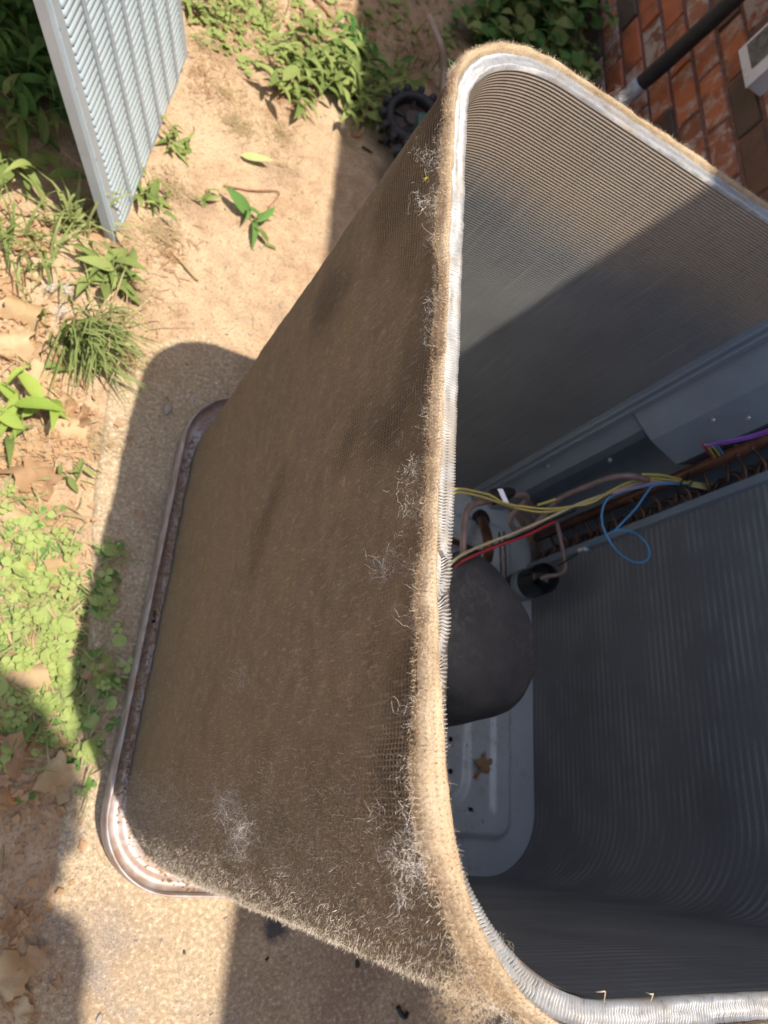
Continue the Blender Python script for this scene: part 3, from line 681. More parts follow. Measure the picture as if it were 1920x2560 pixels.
# compressor in its black jacket
CX, CY = .368, .336
def egg(a, z):
    d = (a-math.radians(97)+PI) % (2*PI)-PI; t = min(1, max(0, (z-.12)/.3)); return 1+.22*math.exp(-(d/.50)**2)*t+.018*math.sin(3*a+z*20)+.03*(float(fbm(a*1.3, z*9, 3., 3, 50))-.5)+.020*math.exp(-((z-.36-.02*math.sin(2*a))/.006)**2)*(.3+math.sin(4*a+1))
prof = [(.066, .080), (.102, .082), (.107, .11), (.110, .20), (.112, .32), (.111, .385), (.109, .418), (.095, .440), (.070, .452), (.035, .458), (.005, .459)]
P_ = []
for a, b_ in zip(prof[:-1], prof[1:]):
    for t in (0, .34, .67): P_.append((a[0]+(b_[0]-a[0])*t, a[1]+(b_[1]-a[1])*t))
P_.append(prof[-1])
comp = MB().lathe((CX, CY), P_, 96, egg).build('compressor', M_jacket, unit, True); comp['label'] = 'compressor wrapped in a dusty black vinyl jacket'
MB().tube([(CX+.108*math.cos(a), CY+.108*math.sin(a), .083) for a in np.linspace(0, 2*PI, 50)], .004, 6).build('jacket_seam', M_seam, comp, True)
q1 = un(1105, 1470, .42); q2 = un(1150, 1432, .435); q3 = un(1200, 1428, .44)
MB().tube([q1, q2, q3], .004, 6, 5).build('jacket_fold', M_seam if False else M_jacket, comp, True)
# filter drier
DX, DY = .700, .560
dr = MB().lathe((DX, DY), [(.008, .085), (.022, .090), (.031, .104), (.032, .115), (.032, .185), (.030, .199), (.022, .211), (.010, .217), (.004, .218)], 32).build('filter_drier', M_gloss, unit, True)
dr['label'] = 'black cylinder with a pale band'
MB().lathe((DX, DY), [(.0325, .124), (.0331, .126), (.0331, .142), (.0325, .144)], 32).build('label_band', M_band, dr, True)
# tubes, given by what the photo shows and a height
def T(seq): return [tuple(un(a, b_, z)) for a, b_, z in seq]
MB().tube(T([(1160, 1440, .425), (1158, 1380, .43), (1160, 1320, .432), (1166, 1280, .432), (1182, 1262, .43), (1215, 1254, .425), (1250, 1248, .41), (1290, 1238, .40), (1312, 1238, .395), (1316, 1252, .38), (1300, 1268, .36), (1282, 1290, .34), (1276, 1308, .33), (1290, 1324, .32), (1320, 1322, .325), (1350, 1300, .34), (1380, 1265, .37), (1410, 1240, .40), (1470, 1215, .44), (1530, 1193, .48), (1575, 1190, .50), (1620, 1200, .50)]), .0052, 10, 4).build('discharge_tube', M_pinkcu, unit, True)
MB().tube([tuple(un(1352, 1447, .218)), tuple(un(1372, 1440, .232)), tuple(un(1398, 1436, .245)), tuple(un(1413, 1422, .25)), tuple(un(1410, 1390, .25)), tuple(un(1402, 1350, .255)), tuple(un(1392, 1305, .262))], .0042, 10, 4).build('liquid_tube', M_pinkcu, unit, True)
MB().tube([tuple(un(1205, 1300, .10)), tuple(un(1215, 1330, .13)), tuple(un(1222, 1370, .14)), tuple(un(1218, 1400, .12))], .0105, 12, 4).build('suction_tube', M_hdrcu, unit, True)
MB().lathe(tuple(un(1205, 1296, .068)[:2]), [(.020, .060), (.021, .0685), (.012, .069)], 20).build('tube_grommet', M_black, unit, True)
MB().tube([tuple(un(1090, 1345, .09)), tuple(un(1130, 1352, .09)), tuple(un(1175, 1372, .09)), tuple(un(1200, 1385, .09))], .007, 10, 3).build('crossover_tube', M_hdrcu, unit, True)
for dx in (0, 12): MB().tube([tuple(un(1248+dx, 1330, .12)), tuple(un(1252+dx, 1400, .11)), tuple(un(1254+dx, 1480, .09))], .0022, 7, 3).build('capillary_tube', M_copper, unit, True)
vp = Vector(un(1248, 1240, .425))
val = MB().tube([vp+Vector((-.012, -.004, -.006)), vp, vp+Vector((.020, .012, -.004)), vp+Vector((.030, .017, -.004))], [.013, .013, .010, .007], 14).build('valve', M_black, unit, True)
a_ = Vector(un(1250, 1222, .44)); b_ = Vector(un(1268, 1262, .44)); d_ = (b_-a_); sd = Vector((ex.x, ex.y, ex.z))*.004
obj('valve_clip', [a_-sd, a_+sd, b_+sd, b_-sd]+[p-Vector(ez)*-.001 for p in (a_-sd, a_+sd, b_+sd, b_-sd)], [(0, 1, 2, 3), (7, 6, 5, 4), (0, 4, 5, 1), (1, 5, 6, 2), (2, 6, 7, 3), (3, 7, 4, 0)], M_tag, val)
def W(name, seq, m, r=.0019, lab=None):
    o = MB().tube(T(seq), r, 7, 6).build(name, m, unit, True)
    if lab: o['label'] = lab
W('wire', [(1095, 1238, .46), (1118, 1226, .46), (1150, 1222, .46), (1190, 1229, .455), (1225, 1238, .45), (1262, 1258, .45), (1320, 1268, .455), (1370, 1272, .46), (1430, 1266, .47), (1480, 1256, .48), (1530, 1225, .49), (1590, 1200, .49), (1650, 1190, .49), (1700, 1197, .50), (1745, 1208, .51), (1782, 1212, .52)], M_wy, .0018, 'yellow wire')
W('wire', [(1092, 1245, .455), (1125, 1234, .455), (1160, 1232, .455), (1217, 1246, .45), (1262, 1262, .445), (1310, 1274, .45), (1360, 1280, .455), (1420, 1270, .465), (1500, 1244, .48), (1560, 1210, .49), (1620, 1196, .49), (1680, 1200, .50), (1740, 1212, .51), (1785, 1218, .52)], M_wy, .0018, 'yellow wire')
W('wire', [(1100, 1440, .43), (1115, 1420, .44), (1150, 1390, .46), (1210, 1362, .46), (1280, 1335, .46), (1360, 1300, .46), (1450, 1258, .47), (1530, 1230, .48), (1600, 1206, .485), (1660, 1202, .49), (1720, 1212, .50), (1782, 1226, .52)], M_wc, .0022, 'cream wire')
W('wire', [(1118, 1440, .43), (1140, 1415, .44), (1170, 1396, .45), (1230, 1370, .45), (1300, 1345, .45), (1350, 1322, .45), (1388, 1302, .45)], M_wr, .0022, 'red wire')
W('wire', [(1115, 1432, .43), (1150, 1400, .445), (1220, 1371, .445), (1300, 1338, .445), (1370, 1306, .45), (1440, 1275, .46)], M_wn, .0020, 'black wire')
W('wire', [(1345, 1262, .455), (1366, 1256, .455), (1388, 1248, .455)], M_wy, .0022, 'short stub of yellow wire')
W('wire', [(1605, 1186, .50), (1650, 1187, .50), (1690, 1196, .50), (1740, 1208, .505), (1786, 1209, .52)], M_wy, .0022, 'yellow wire on top of the bundle')
W('wire', [(1530, 1235, .48), (1570, 1222, .485), (1630, 1208, .49), (1680, 1205, .495), (1730, 1215, .50), (1784, 1222, .52)], M_wk, .0020, 'pink wire')
W('wire', [(1784, 1215, .52), (1730, 1208, .50), (1680, 1205, .495), (1630, 1212, .49), (1560, 1228, .48), (1520, 1246, .47), (1506, 1275, .46), (1506, 1310, .45), (1522, 1350, .45), (1550, 1385, .45), (1585, 1405, .45), (1612, 1404, .45), (1624, 1385, .45), (1615, 1358, .45), (1590, 1334, .45), (1560, 1326, .45), (1535, 1328, .44), (1510, 1342, .42), (1480, 1360, .38), (1466, 1370, .36)], M_wb, .0019, 'blue wire with a loop')
W('wire', [(1535, 1328, .44), (1560, 1302, .45), (1590, 1270, .46), (1618, 1230, .48), (1634, 1214, .49), (1680, 1209, .495), (1740, 1215, .505), (1782, 1220, .52)], M_wb, .0019, 'blue wire')
W('wire', [(1765, 1115, .62), (1790, 1108, .63), (1830, 1100, .65), (1880, 1088, .67), (1935, 1070, .70)], M_wp, .0024, 'purple wire')
W('wire', [(1775, 1112, .62), (1820, 1107, .64), (1880, 1094, .66), (1935, 1077, .69)], M_wp, .0020, 'purple wire')
for i, (m, dx) in enumerate(((M_wr, 0), (M_wy, 7), (M_wy, 22), (M_wb, 32))):
    W('wire', [(1757+dx, 1112, .62), (1770+dx, 1128, .60), (1782+dx, 1146, .57), (1790+dx, 1165, .54)], m, .0022)
cq = Vector(un(1717, 1205, .51)); MB().tube([cq+Vector((.010*math.cos(a), .003*math.sin(a), .010*math.sin(a))) for a in np.linspace(0, 6.28, 20)], .0014, 6).build('cable_tie', M_black, unit, True)
MB().tube([tuple(un(1717, 1198, .52)), tuple(un(1722, 1180, .54))], [.004, .002], 6).build('cable_tie_tail', M_black, unit, True)
cq = Vector(un(1460, 1373, .345)); MB().tube([cq+Vector((-.006, -.002, -.010)), cq, cq+Vector((.004, .001, .008))], [.005, .007, .005], 6).build('wire_connector', M_tag, unit, True)
MB().tube(T([(1395, 1415, .28), (1430, 1393, .31), (1455, 1376, .34)]), .0016, 6, 3).build('sensor_wire', M_wn, unit, True)
MB().tube(T([(1060, 1240, .40), (1085, 1246, .43), (1100, 1240, .455)]), .010, 8, 3).build('wire_sleeve', M_black, unit, True)

# ------------------------------------------------------------------ louvered guard panel leaning at the left
PA = Vector((-.212, 1.090, .002)); PBv = Vector((-.180, 1.672, .002)); e1 = (PBv-PA).normalized()
up_ = Vector((-.176, 0, .434)); up_ -= e1*up_.dot(e1); e2 = up_.normalized(); e3 = e1.cross(e2)
WP = (PBv-PA).length; HP = .95
pan = bpy.data.objects.new('louvered_panel', None)
pan.matrix_world = Matrix((e1, e2, e3)).transposed().to_4x4(); pan.location = PA; link(pan)
tag(pan, 'pale grey louvered metal guard panel leaning upright on the dirt at the left', 'metal panel')
FW = .034; ncol = 7; rib = .011
MB().box(0, WP, 0, .022, -.002, .001).build('bottom_rail', M_frame, pan)
MB().box(0, WP, HP-.022, HP, -.002, .001).build('top_rail', M_frame, pan)
MB().box(0, FW, .0221, HP-.0221, -.002, .001).build('side_rail', M_frame, pan)
MB().box(-.010, .0008, 0, HP, -.016, .003, .0012).build('side_flange', M_frame, pan)
MB().box(-.0012, .0012, 0, HP, .0031, .0055).build('flange_lip', M_louv, pan)
MB().box(WP-.02, WP, .0221, HP-.0221, -.002, .001).build('side_rail', M_frame, pan)
MB().box(WP-.001, WP+.004, 0, HP, -.016, .003, .0010).build('side_flange', M_frame, pan)
cw = (WP-FW-.02-rib*(ncol-1))/ncol
for i in range(ncol-1):
    x = FW+cw*(i+1)+rib*i; MB().box(x, x+rib, .0221, HP-.0221, -.0015, .0052, .0010).build('rib', M_frame, pan)
lp = .0137; nlr = 42
sv = []; Lw = cw
MB().box(FW, WP-.02, .0235+lp*42+.004, HP-.0222, -.0012, .0012).build('upper_sheet', M_louv, pan)
# one louver: curved blade, hooded outward, closed ends
for x in (0, .003, Lw-.003, Lw):
    e = 0 if x in (0, Lw) else 1
    for t, (yy, zz) in enumerate([(.0136, -.001), (.0110, .0014), (.0060, .0027), (.0006, .0038), (.0004, .0030)]): sv.append((x, yy, -.001+(zz+.001)*(e if t else 1)))
sf = []
for i in range(3):
    for t in range(4): sf.append((i*5+t, i*5+5+t, i*5+6+t, i*5+1+t))
lm = mesh_data('louver', sv, sf, M_louv, True)
for c_ in range(ncol):
    for r_ in range(nlr):
        inst('louver', lm, pan, (FW+(cw+rib)*c_, .0235+lp*r_+random.uniform(-.0002, .0002), 0))
for yv in (.06, .20, .33, .42, .52): MB().lathe((.008, yv), [(.0028, -.001), (.0028, .0018)], 10).build('screw_hole', M_hole, pan)

fen = thing('wooden_fence', 'brown wooden board fence at the top left behind the louvered panel', 'fence', (-.66, 0, 0))  # brown wood at the corner, lengthened to block sky light behind the panel
M_wood = simple('brown_fence_wood', (.20, .105, .055), .85, 0, .4, 14, .4, .003)
fb = MB().box(-.018, 0, -.068, .068, 0, 1.5, .002).data('board', M_wood)
for i in range(16): inst('board', fb, fen, (random.uniform(-.004, .004), 1.02+.142*i, -.03+random.uniform(-.02, .02)), (0, 0, random.uniform(-.01, .01)))
MB().box(-.06, -.022, .9, 3.3, .25, .34).build('rail', M_wood, fen); MB().box(-.06, -.022, .9, 3.3, 1.15, 1.24).build('rail', M_wood, fen)
# ------------------------------------------------------------------ insulated line, utility box on the wall
ln = thing('insulated_pipe', 'black foam insulated pipe running down the brick wall to a taped silver end', 'pipe', (0, 0, 0))
MB().tube([(1.022, 2.150, .295), (1.026, 2.140, .40), (1.030, 2.118, .70), (1.032, 2.10, 1.3), (1.034, 2.09, 2.3)], [.0225, .0235, .023, .0235, .023], 20, 6).build('foam_sleeve', M_black, ln, True)
MB().tube([(1.018, 2.158, .13), (1.021, 2.154, .20), (1.022, 2.150, .300)], [.022, .025, .0245], 16, 3).build('taped_end', M_tag if False else simple('grey_tape', (.42, .44, .46), .45, .3, .2, 40, .3), ln, True)
MB().tube([(1.0, 2.165, .02), (1.012, 2.162, .09), (1.018, 2.158, .14)], .012, 10, 3).build('copper_end', M_copper, ln, True)
bx = thing('utility_box', 'small light grey metal box with a dark label on the brick wall', 'utility box', (0, 0, 0))
M_box = sheet('light_grey_box', (.52, .54, .56))
MB().box(1.035, 1.084, 1.80, 1.935, .585, .86, .002).build('box_body', M_box, bx)
MB().box(1.030, 1.0348, 1.797, 1.938, .583, .863, .001).build('cover', M_box, bx)
k = NM('dark_speckled_label'); n_ = k.noise(k.co('Object', (90, 40, 60)), 1, 5); M_lab = k.fin(k.ramp(n_, [(.35, (.035, .038, .037)), (.75, (.16, .17, .16))]), .5)
MB().box(1.0288, 1.0297, 1.838, 1.928, .607, .84).build('label_plate', M_lab, bx)
m = MB().lathe((0, 0), [(.003, -.001), (.003, .0015)], 10).data('screw', M_tag)
for (y_, z_) in ((1.83, .594), (1.925, .594)): inst('screw', m, bx, (1.0296, y_, z_), (0, -PI/2, 0))

# bent tan tube standing by the unit
MB_t = MB().tube([tuple(un(1073, 42, .13)), tuple(un(1085, 70, .13)), tuple(un(1102, 112, .12)), tuple(un(1109, 165, .08)), tuple(un(1107, 230, .04)), tuple(un(1100, 300, .0))], .0085, 12, 6)
tag(MB_t.build('bent_tube', M_tantube, None, True), 'thin tan bent tube sticking out of the dirt beyond the coil corner', 'tube')

# ------------------------------------------------------------------ toy vehicle
toy = thing('toy_vehicle', 'green toy vehicle with black lugged wheels lying on the shaded dirt behind the coil', 'toy vehicle', (.44, 1.83, .06), 0)
TW1 = Vector(un(1030, 305, .10))-Vector((.44, 1.83, .06)); TW2 = Vector(un(1000, 440, .07))-Vector((.44, 1.83, .06))
M_tg = simple('toy_green_plastic', (.035, .085, .065), .4, 0, .2, 20, .05); M_tb = simple('toy_teal_cap', (.03, .22, .28), .3); M_hub = simple('toy_brown_hub', (.05, .032, .027), .6)
M_tire = simple('grey_black_rubber', (.018, .018, .021), .65, 0, .5, 30, .2)
def wheel(loc, axis, r=.075, wdt=.055):
    e_ = bpy.data.objects.new('wheel', None); link(e_, toy); e_.location = loc; e_.rotation_euler = Vector(axis).to_track_quat('Z', 'Y').to_euler()
    n = 40; prof = [(r*.70, -wdt/2), (r*.88, -wdt/2), (r*.94, -wdt*.3), (r*.94, wdt*.3), (r*.88, wdt/2), (r*.70, wdt/2), (r*.68, wdt*.3), (r*.68, -wdt*.3)]
    v = []; f = []
    for k_ in range(n):
        a = 2*PI*k_/n
        for rr_, z in prof: v.append((rr_*math.cos(a), rr_*math.sin(a), z))
    for k_ in range(n):
        for q in range(8): f.append((k_*8+q, k_*8+(q+1) % 8, ((k_+1) % n)*8+(q+1) % 8, ((k_+1) % n)*8+q))
    t_ = obj('tyre', v, f, M_tire, e_, True)
    b = MB()
    for k_ in range(14):
        a = 2*PI*k_/14
        for sgn in (-1, 1):
            m = Matrix.Rotation(a+sgn*.11, 4, 'Z'); q = MB().box(r*.90, r*1.13, -r*.11, r*.11, min(sgn*.004, sgn*wdt*.56), max(sgn*.004, sgn*wdt*.56), .004)
            b.add([m @ Vector(p) for p in q.v], q.f)
    tag(b.build('tread_lugs', M_tire, e_), kind=None)
    b = MB().lathe((0, 0), [(r*.66, -wdt*.1), (r*.66, .0), (r*.30, wdt*.12), (r*.26, wdt*.34), (r*.10, wdt*.36)], 24)
    for k_ in range(5):
        m = Matrix.Rotation(2*PI*k_/5, 4, 'Z'); q = MB().box(r*.2, r*.68, -r*.06, r*.06, 0, wdt*.25, .003); b.add([m @ Vector(p) for p in q.v], q.f)
    b.build('hub', M_hub, e_)
wheel(TW1, (-.30, -.25, 1.), .078)
wheel(TW2+Vector((.03, 0, 0)), (.75, .15, .6), .078, .06)
wheel((.24, .05, .0), (.95, .1, -.2), .078)
tx, ty = TW1.x, TW1.y
MB().box(tx+.0, tx+.20, ty-.115, ty+.01, .02, .085, .012).build('chassis', M_tg, toy)
MB().box(tx+.02, tx+.17, ty-.10, ty-.0, .0855, .105, .01).build('cab', M_tg, toy)
MB().lathe((tx+.045, ty-.08), [(.016, .1055), (.016, .116), (.010, .120)], 16).build('cap', M_tb, toy, True)
MB().tube([TW1, TW1.lerp(TW2, .5), TW2], .008, 8, 3).build('axle', M_tire, toy, True)

# ------------------------------------------------------------------ plants
LV = {}
for nm, mt in (('w', M_leaf), ('d', M_leafd), ('y', M_leafy)):
    LV[nm] = []
    for (wd, cu, fo, dr_) in ((.13, .25, .3, .35), (.17, .15, .25, .2), (.10, .3, .3, .5)):
        v, f = lance(7, wd, cu, fo, dr_); LV[nm].append(mesh_data('leaf', v, f, mt, True))
OV = {}
for nm, mt in (('w', M_leaf), ('d', M_leafd)):
    OV[nm] = []
    for (wd, cu, fo, dr_) in ((.32, .12, .2, .2), (.38, .05, .15, .1), (.27, .2, .25, .35)):
        v, f = lance(7, wd, cu, fo, dr_); OV[nm].append(mesh_data('leaf', v, f, mt, True))
def weed(px, py, label, nst=5, spread=.08, lsize=.06, nl=8, kinds=LV['w'], seed=0, h=.05, group=None, name='leafy_weed', cat='weed', loc=None):
    r = random.Random(seed+int(px*7+py))
    p = un(px, py, 0) if loc is None else loc; x, y = float(p[0]), float(p[1]); z = gz(x, y); o = thing(name, label, cat, (x, y, z), 0, group)
    st = MB()
    for i in range(nst):
        a = 2*PI*(i+r.random()*.7)/nst; L = spread*r.uniform(.5, 1.1); hh = h*r.uniform(.6, 1.3)
        P3 = [Vector((0, 0, -.005)), Vector((L*.4*math.cos(a), L*.4*math.sin(a), hh*.8)), Vector((L*math.cos(a+.2), L*math.sin(a+.2), hh*.9))]
        st.tube(P3, [.0016, .0013, .0008], 5, 3)
        for j in range(nl):
            t = (j+.6)/nl; q = P3[0].lerp(P3[1], t*2) if t < .5 else P3[1].lerp(P3[2], t*2-1)
            la = a+(j*2.4)+r.uniform(-.4, .4); s = lsize*r.uniform(.6, 1.15)*(1.1-.3*t)
            inst('leaf', r.choice(kinds), o, q, (r.uniform(-.5, .5), r.uniform(-.45, .25), la), (s, s*r.uniform(.8, 1.1), s))
    st.build('stem', M_stem, o, True); return o
def tuft(px, py, label, n=60, L=.09, mat=M_grass, lean=(0, 0), seed=0, wd=.0022, group=None, name='grass_tuft', spread=.02, kind=None, parts=True):
    r = random.Random(seed+int(px+py*3)); p = un(px, py, 0); x, y = float(p[0]), float(p[1]); z = gz(x, y)
    o = thing(name, label, 'grass', (x, y, z), 0, group); b = MB()
    for i in range(n):
        a = r.uniform(0, 6.28); l = L*r.uniform(.4, 1.15); d = Vector((math.cos(a)+lean[0], math.sin(a)+lean[1], 0)).normalized(); bx_, by_ = r.gauss(0, spread), r.gauss(0, spread)
        sd = Vector((-d.y, d.x, 0))*wd*r.uniform(.6, 1.4); ht = r.uniform(.25, .9)
        v = []
        for k_ in range(5):
            t = k_/4; q = Vector((bx_, by_, -.004))+d*l*t*(.4+.6*t)*(1.3-ht)+Vector((0, 0, l*ht*math.sin(min(1, t*1.05)*PI*.62))); w_ = (1-t**2)*1.
            v += [q-sd*w_, q+sd*w_+Vector((0, 0, .0006))]
        b.add(v, [(2*k_, 2*k_+1, 2*k_+3, 2*k_+2) for k_ in range(4)])
    b.build('blades', mat, o, True); return o
# big clump above the middle
for i, (px, py, lab) in enumerate([(845, 235, 'largest leafy weed clump on the dirt, its long bright leaves crossing'), (770, 190, 'leafy weed just up and left of the largest clump'), (905, 285, 'leafy weed at the shade line beside the black toy wheel'),
                                   (720, 250, 'thin weed with pale pointed leaves reaching left from the big clump'), (880, 160, 'darker weed behind the largest clump, partly shaded')]):
    weed(px, py, lab, [11, 8, 8, 4, 8][i], [.17, .12, .10, .14, .13][i], .075, 8, LV['w'] if i != 4 else LV['w']+LV['d'], i, .06, 'leafy weeds on the dirt')
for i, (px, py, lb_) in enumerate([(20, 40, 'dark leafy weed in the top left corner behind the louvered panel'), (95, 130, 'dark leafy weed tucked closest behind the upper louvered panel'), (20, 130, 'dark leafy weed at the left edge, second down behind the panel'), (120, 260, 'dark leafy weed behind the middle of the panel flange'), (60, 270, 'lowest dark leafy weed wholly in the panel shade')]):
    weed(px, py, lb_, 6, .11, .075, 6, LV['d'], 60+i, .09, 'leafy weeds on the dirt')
weed(975, 250, 'small weed sprawling over the upper rim of the toy wheel', 5, .09, .055, 6, LV['w']+LV['d'], 77, .05, 'leafy weeds on the dirt')
weed(625, 560, 'small lone weed with five spreading dark green leaves on bare dirt', 3, .025, .075, 2, LV['d'], 3, .02, 'leafy weeds on the dirt')
weed(655, 620, 'two limp grass-green leaves just below the lone star shaped weed', 1, .02, .06, 2, LV['w'], 3, .01, 'leafy weeds on the dirt')
weed(40, 440, 'long leaved weed at the left edge in front of the dark panel shade', 5, .10, .10, 4, LV['w'], 4, .05, 'leafy weeds on the dirt')
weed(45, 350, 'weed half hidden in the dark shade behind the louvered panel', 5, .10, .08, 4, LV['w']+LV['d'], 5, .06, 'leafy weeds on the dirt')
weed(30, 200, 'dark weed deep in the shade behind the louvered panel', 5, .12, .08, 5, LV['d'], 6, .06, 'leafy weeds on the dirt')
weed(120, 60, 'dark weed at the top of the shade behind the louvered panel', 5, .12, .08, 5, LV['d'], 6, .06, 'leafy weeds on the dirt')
weed(265, 720, 'broad leaved green rosette at the head of the grassy clump', 9, .035, .065, 4, LV['w'], 7, .03, 'leafy weeds on the dirt')
weed(60, 1025, 'bright yellow green weed with arching leaves at the left edge', 4, .06, .085, 3, LV['y'], 8, .05, 'leafy weeds on the dirt')
weed(370, 500, 'limp pale weed pressed against the lower corner of the louvered panel', 5, .05, .05, 4, LV['w'], 9, .02, 'leafy weeds on the dirt')
weed(430, 370, 'weed with small leaves at the middle of the panel foot', 4, .045, .045, 4, LV['w'], 10, .02, 'leafy weeds on the dirt')
weed(470, 30, 'weed beside the upper end of the louvered panel', 5, .08, .05, 5, LV['w'], 11, .03, 'leafy weeds on the dirt')
weed(520, 505, 'tiny drooping sprig right of the weed at the panel corner', 2, .03, .04, 3, LV['w'], 12, .02, 'leafy weeds on the dirt')
weed(140, 930, 'small sprig with three leaves among the dead leaves', 2, .03, .045, 3, LV['w'], 13, .02, 'leafy weeds on the dirt')
weed(190, 1200, 'small sprig at the pad edge above the clover', 2, .03, .04, 3, LV['w'], 14, .02, 'leafy weeds on the dirt')
weed(20, 1080, 'deep green leaf pair below the arching yellow green weed', 2, .03, .07, 2, LV['w'], 15, .02, 'leafy weeds on the dirt')
weed(10, 1895, 'single long green blade at the left edge among shaded dead leaves', 1, .03, .10, 1, LV['w'], 16, .02, 'leafy weeds on the dirt')
# shrub by the wall
for i, (px, py, lab) in enumerate([(1330, 90, 'bushy green plant filling the corner at the foot of the brick wall'), (1250, 40, 'leafy green plant left of the bushy one at the wall foot'), (1375, 210, 'leafy plant directly against the bricks above the coil rim'),
                                   (1200, 110, 'low plant in the shade behind the far coil corner'), (1400, 40, 'leafy plant against the bricks at the top edge'), (1290, 190, 'plant peeping over the fuzzy far rim of the coil')]):
    p = un(px, py, 0)
    weed(px, py, lab, [15, 10, 9, 7, 9, 9][i], [.24, .2, .13, .16, .13, .16][i], .075, 11, OV['w']+OV['d'], 30+i, [.18, .14, .10, .07, .12, .12][i], 'leafy plants at the foot of the brick wall', 'leafy_plant', 'plant')
tuft(200, 850, 'big tuft of grass lying over towards the pad', 170, .15, M_grass, (.9, -1.1), 1, .0028, 'grass tufts', spread=.022)
tuft(180, 590, 'upright tuft of grass beside the bottom corner of the louvered panel', 45, .11, M_grass, (0, .3), 2, .0032, 'grass tufts')
tuft(30, 620, 'sparse flattened grass at the left edge below the dark shade', 40, .13, M_grass, (.3, -.3), 3, .0026, 'grass tufts', spread=.04)
tuft(270, 850, 'dry grass tips spreading onto the pad', 50, .12, M_dry, (.8, -.1), 4, .0016, 'grass tufts', spread=.02)
tuft(600, 30, 'loose grass at the top edge between the twigs', 50, .08, M_grass, (0, 0), 5, .0024, 'grass tufts', spread=.06)
tuft(120, 690, 'short grass strands above the big lying tuft', 40, .09, M_grass, (.2, .3), 6, .0022, 'grass tufts', spread=.05)
tuft(1050, 190, 'thin shaded grass by the tan bent tube', 40, .10, M_grass, (0, 0), 7, .0026, 'grass tufts', spread=.08)

# ground cover, litter, straw: nobody could count them
M_clov = leafm('clover_leaf', (.20, .30, .07), (.44, .50, .17))
def scatter(name, label, blobs, n, shapes, size, mat, seed, lift=.002, flat=.35):
    r = random.Random(seed); b = MB(); Vv = []; Ff = []
    per = sum(a[3] for a in blobs)
    for (px, py, rad, wgt) in blobs:
        c_ = un(px, py, 0)
        for i in range(int(n*wgt/per)):
            a = r.uniform(0, 6.28); d = abs(r.gauss(0, .55))*rad; x = c_[0]+d*math.cos(a); y = c_[1]+d*math.sin(a)
            v, f = r.choice(shapes); s = size*r.uniform(.5, 1.3)
            b.add(xf(v, (x, y, gz(x, y)+lift*r.uniform(.5, 3)), r.uniform(-flat, flat), r.uniform(-flat, flat), r.uniform(0, 6.28), s), f)
    return tag(b.build(name, mat, None, False), label, kind='stuff')
disc = ([(0, 0, 0)]+[(.5*math.cos(a)*(1 if i % 2 else .9), .5*math.sin(a), .06*((i % 3)-1)) for i, a in enumerate(np.linspace(0, 2*PI, 8)[:-1])], [(0, 1+i, 1+(i+1) % 7) for i in range(7)])
tri = ([], [])
for k_ in range(3):
    a0 = k_*2.094; c_, s_2 = math.cos(a0), math.sin(a0); b0 = len(tri[0]); pts_ = [(0, 0, 0), (.25, -.24, .06), (.5, -.2, .08), (.55, 0, .05), (.5, .2, .08), (.25, .24, .06)]
    tri[0].extend([(x*c_-y*s_2, x*s_2+y*c_, z) for x, y, z in pts_]); tri[1].append(tuple(range(b0, b0+6)))
blade = ([(0, -.03, 0), (0, .03, 0), (.5, .035, .12), (.5, -.035, .12), (1, 0, .02)], [(0, 1, 2, 3), (3, 2, 4)])
bladec = ([(0, -.025, 0), (0, .025, 0), (.35, .09, .08), (.35, .04, .08), (.7, .07, .06), (.7, .03, .06), (1, -.06, 0)], [(0, 1, 2, 3), (3, 2, 4, 5), (5, 4, 6)])
left_green = [(60, 1330, .09, 2), (110, 1430, .08, 2.5), (60, 1500, .10, 3), (150, 1560, .08, 2.5), (60, 1650, .09, 3), (160, 1700, .07, 2.5), (110, 1760, .07, 2.5), (30, 1800, .09, 2.5), (180, 1800, .04, 1), (250, 1700, .04, .8), (235, 1500, .05, .8), (200, 1870, .035, .5), (215, 1970, .02, .15), (270, 1390, .03, .25)]
scatter('clover_patch', 'clover and broadleaf ground cover at the left edge of the pad', left_green, 430, [tri, disc, tri], .024, M_clov, 1, .008, .6)
scatter('clover_patch', 'darker clover leaves low in the ground cover at the left edge', left_green, 330, [tri, tri, disc], .022, M_leafd, 21, .003, .6)
scatter('straw_litter', 'dead grass and straw lying among the clover', left_green+[(20, 1250, .08, 2), (60, 900, .12, 2), (60, 1100, .12, 2)], 1100, [blade, bladec], .040, M_dry, 22, .003, .35)
scatter('short_grass', 'short bright grass growing through the clover', left_green+[(20, 1250, .08, 1)], 750, [blade, bladec], .045, M_grass, 2, .004, .5)
top_green = [(520, 60, .10, 1.5), (640, 60, .12, 2), (700, 130, .10, 1.5), (600, 20, .12, 1.5), (780, 60, .14, 1.2), (690, 200, .08, .8), (560, 130, .08, .8), (900, 120, .14, 1.2), (1000, 200, .12, 1.2), (1100, 100, .18, 1.5), (980, 60, .15, 1), (1180, 60, .2, 1.5), (800, 0, .2, 1), (700, -60, .2, 1.5), (1000, -60, .3, 1.5)]
scatter('low_ground_cover', 'sparse low ground cover on the dirt beyond the coil', top_green, 850, [tri, disc, blade], .022, M_leaf, 3, .005)
dryb = [(400, 590, .055, 2.5), (590, 325, .045, 2), (430, 480, .06, 1.5), (300, 640, .05, 1), (700, 340, .06, 1.2), (560, 250, .1, 1.2), (650, 120, .15, 2), (800, 100, .2, 2), (500, 130, .1, 1.2), (900, 60, .25, 2), (1050, 150, .2, 2), (1150, 30, .25, 2), (340, 750, .08, 1), (700, 420, .1, .6), (240, 1100, .05, .8), (300, 880, .06, .5)]
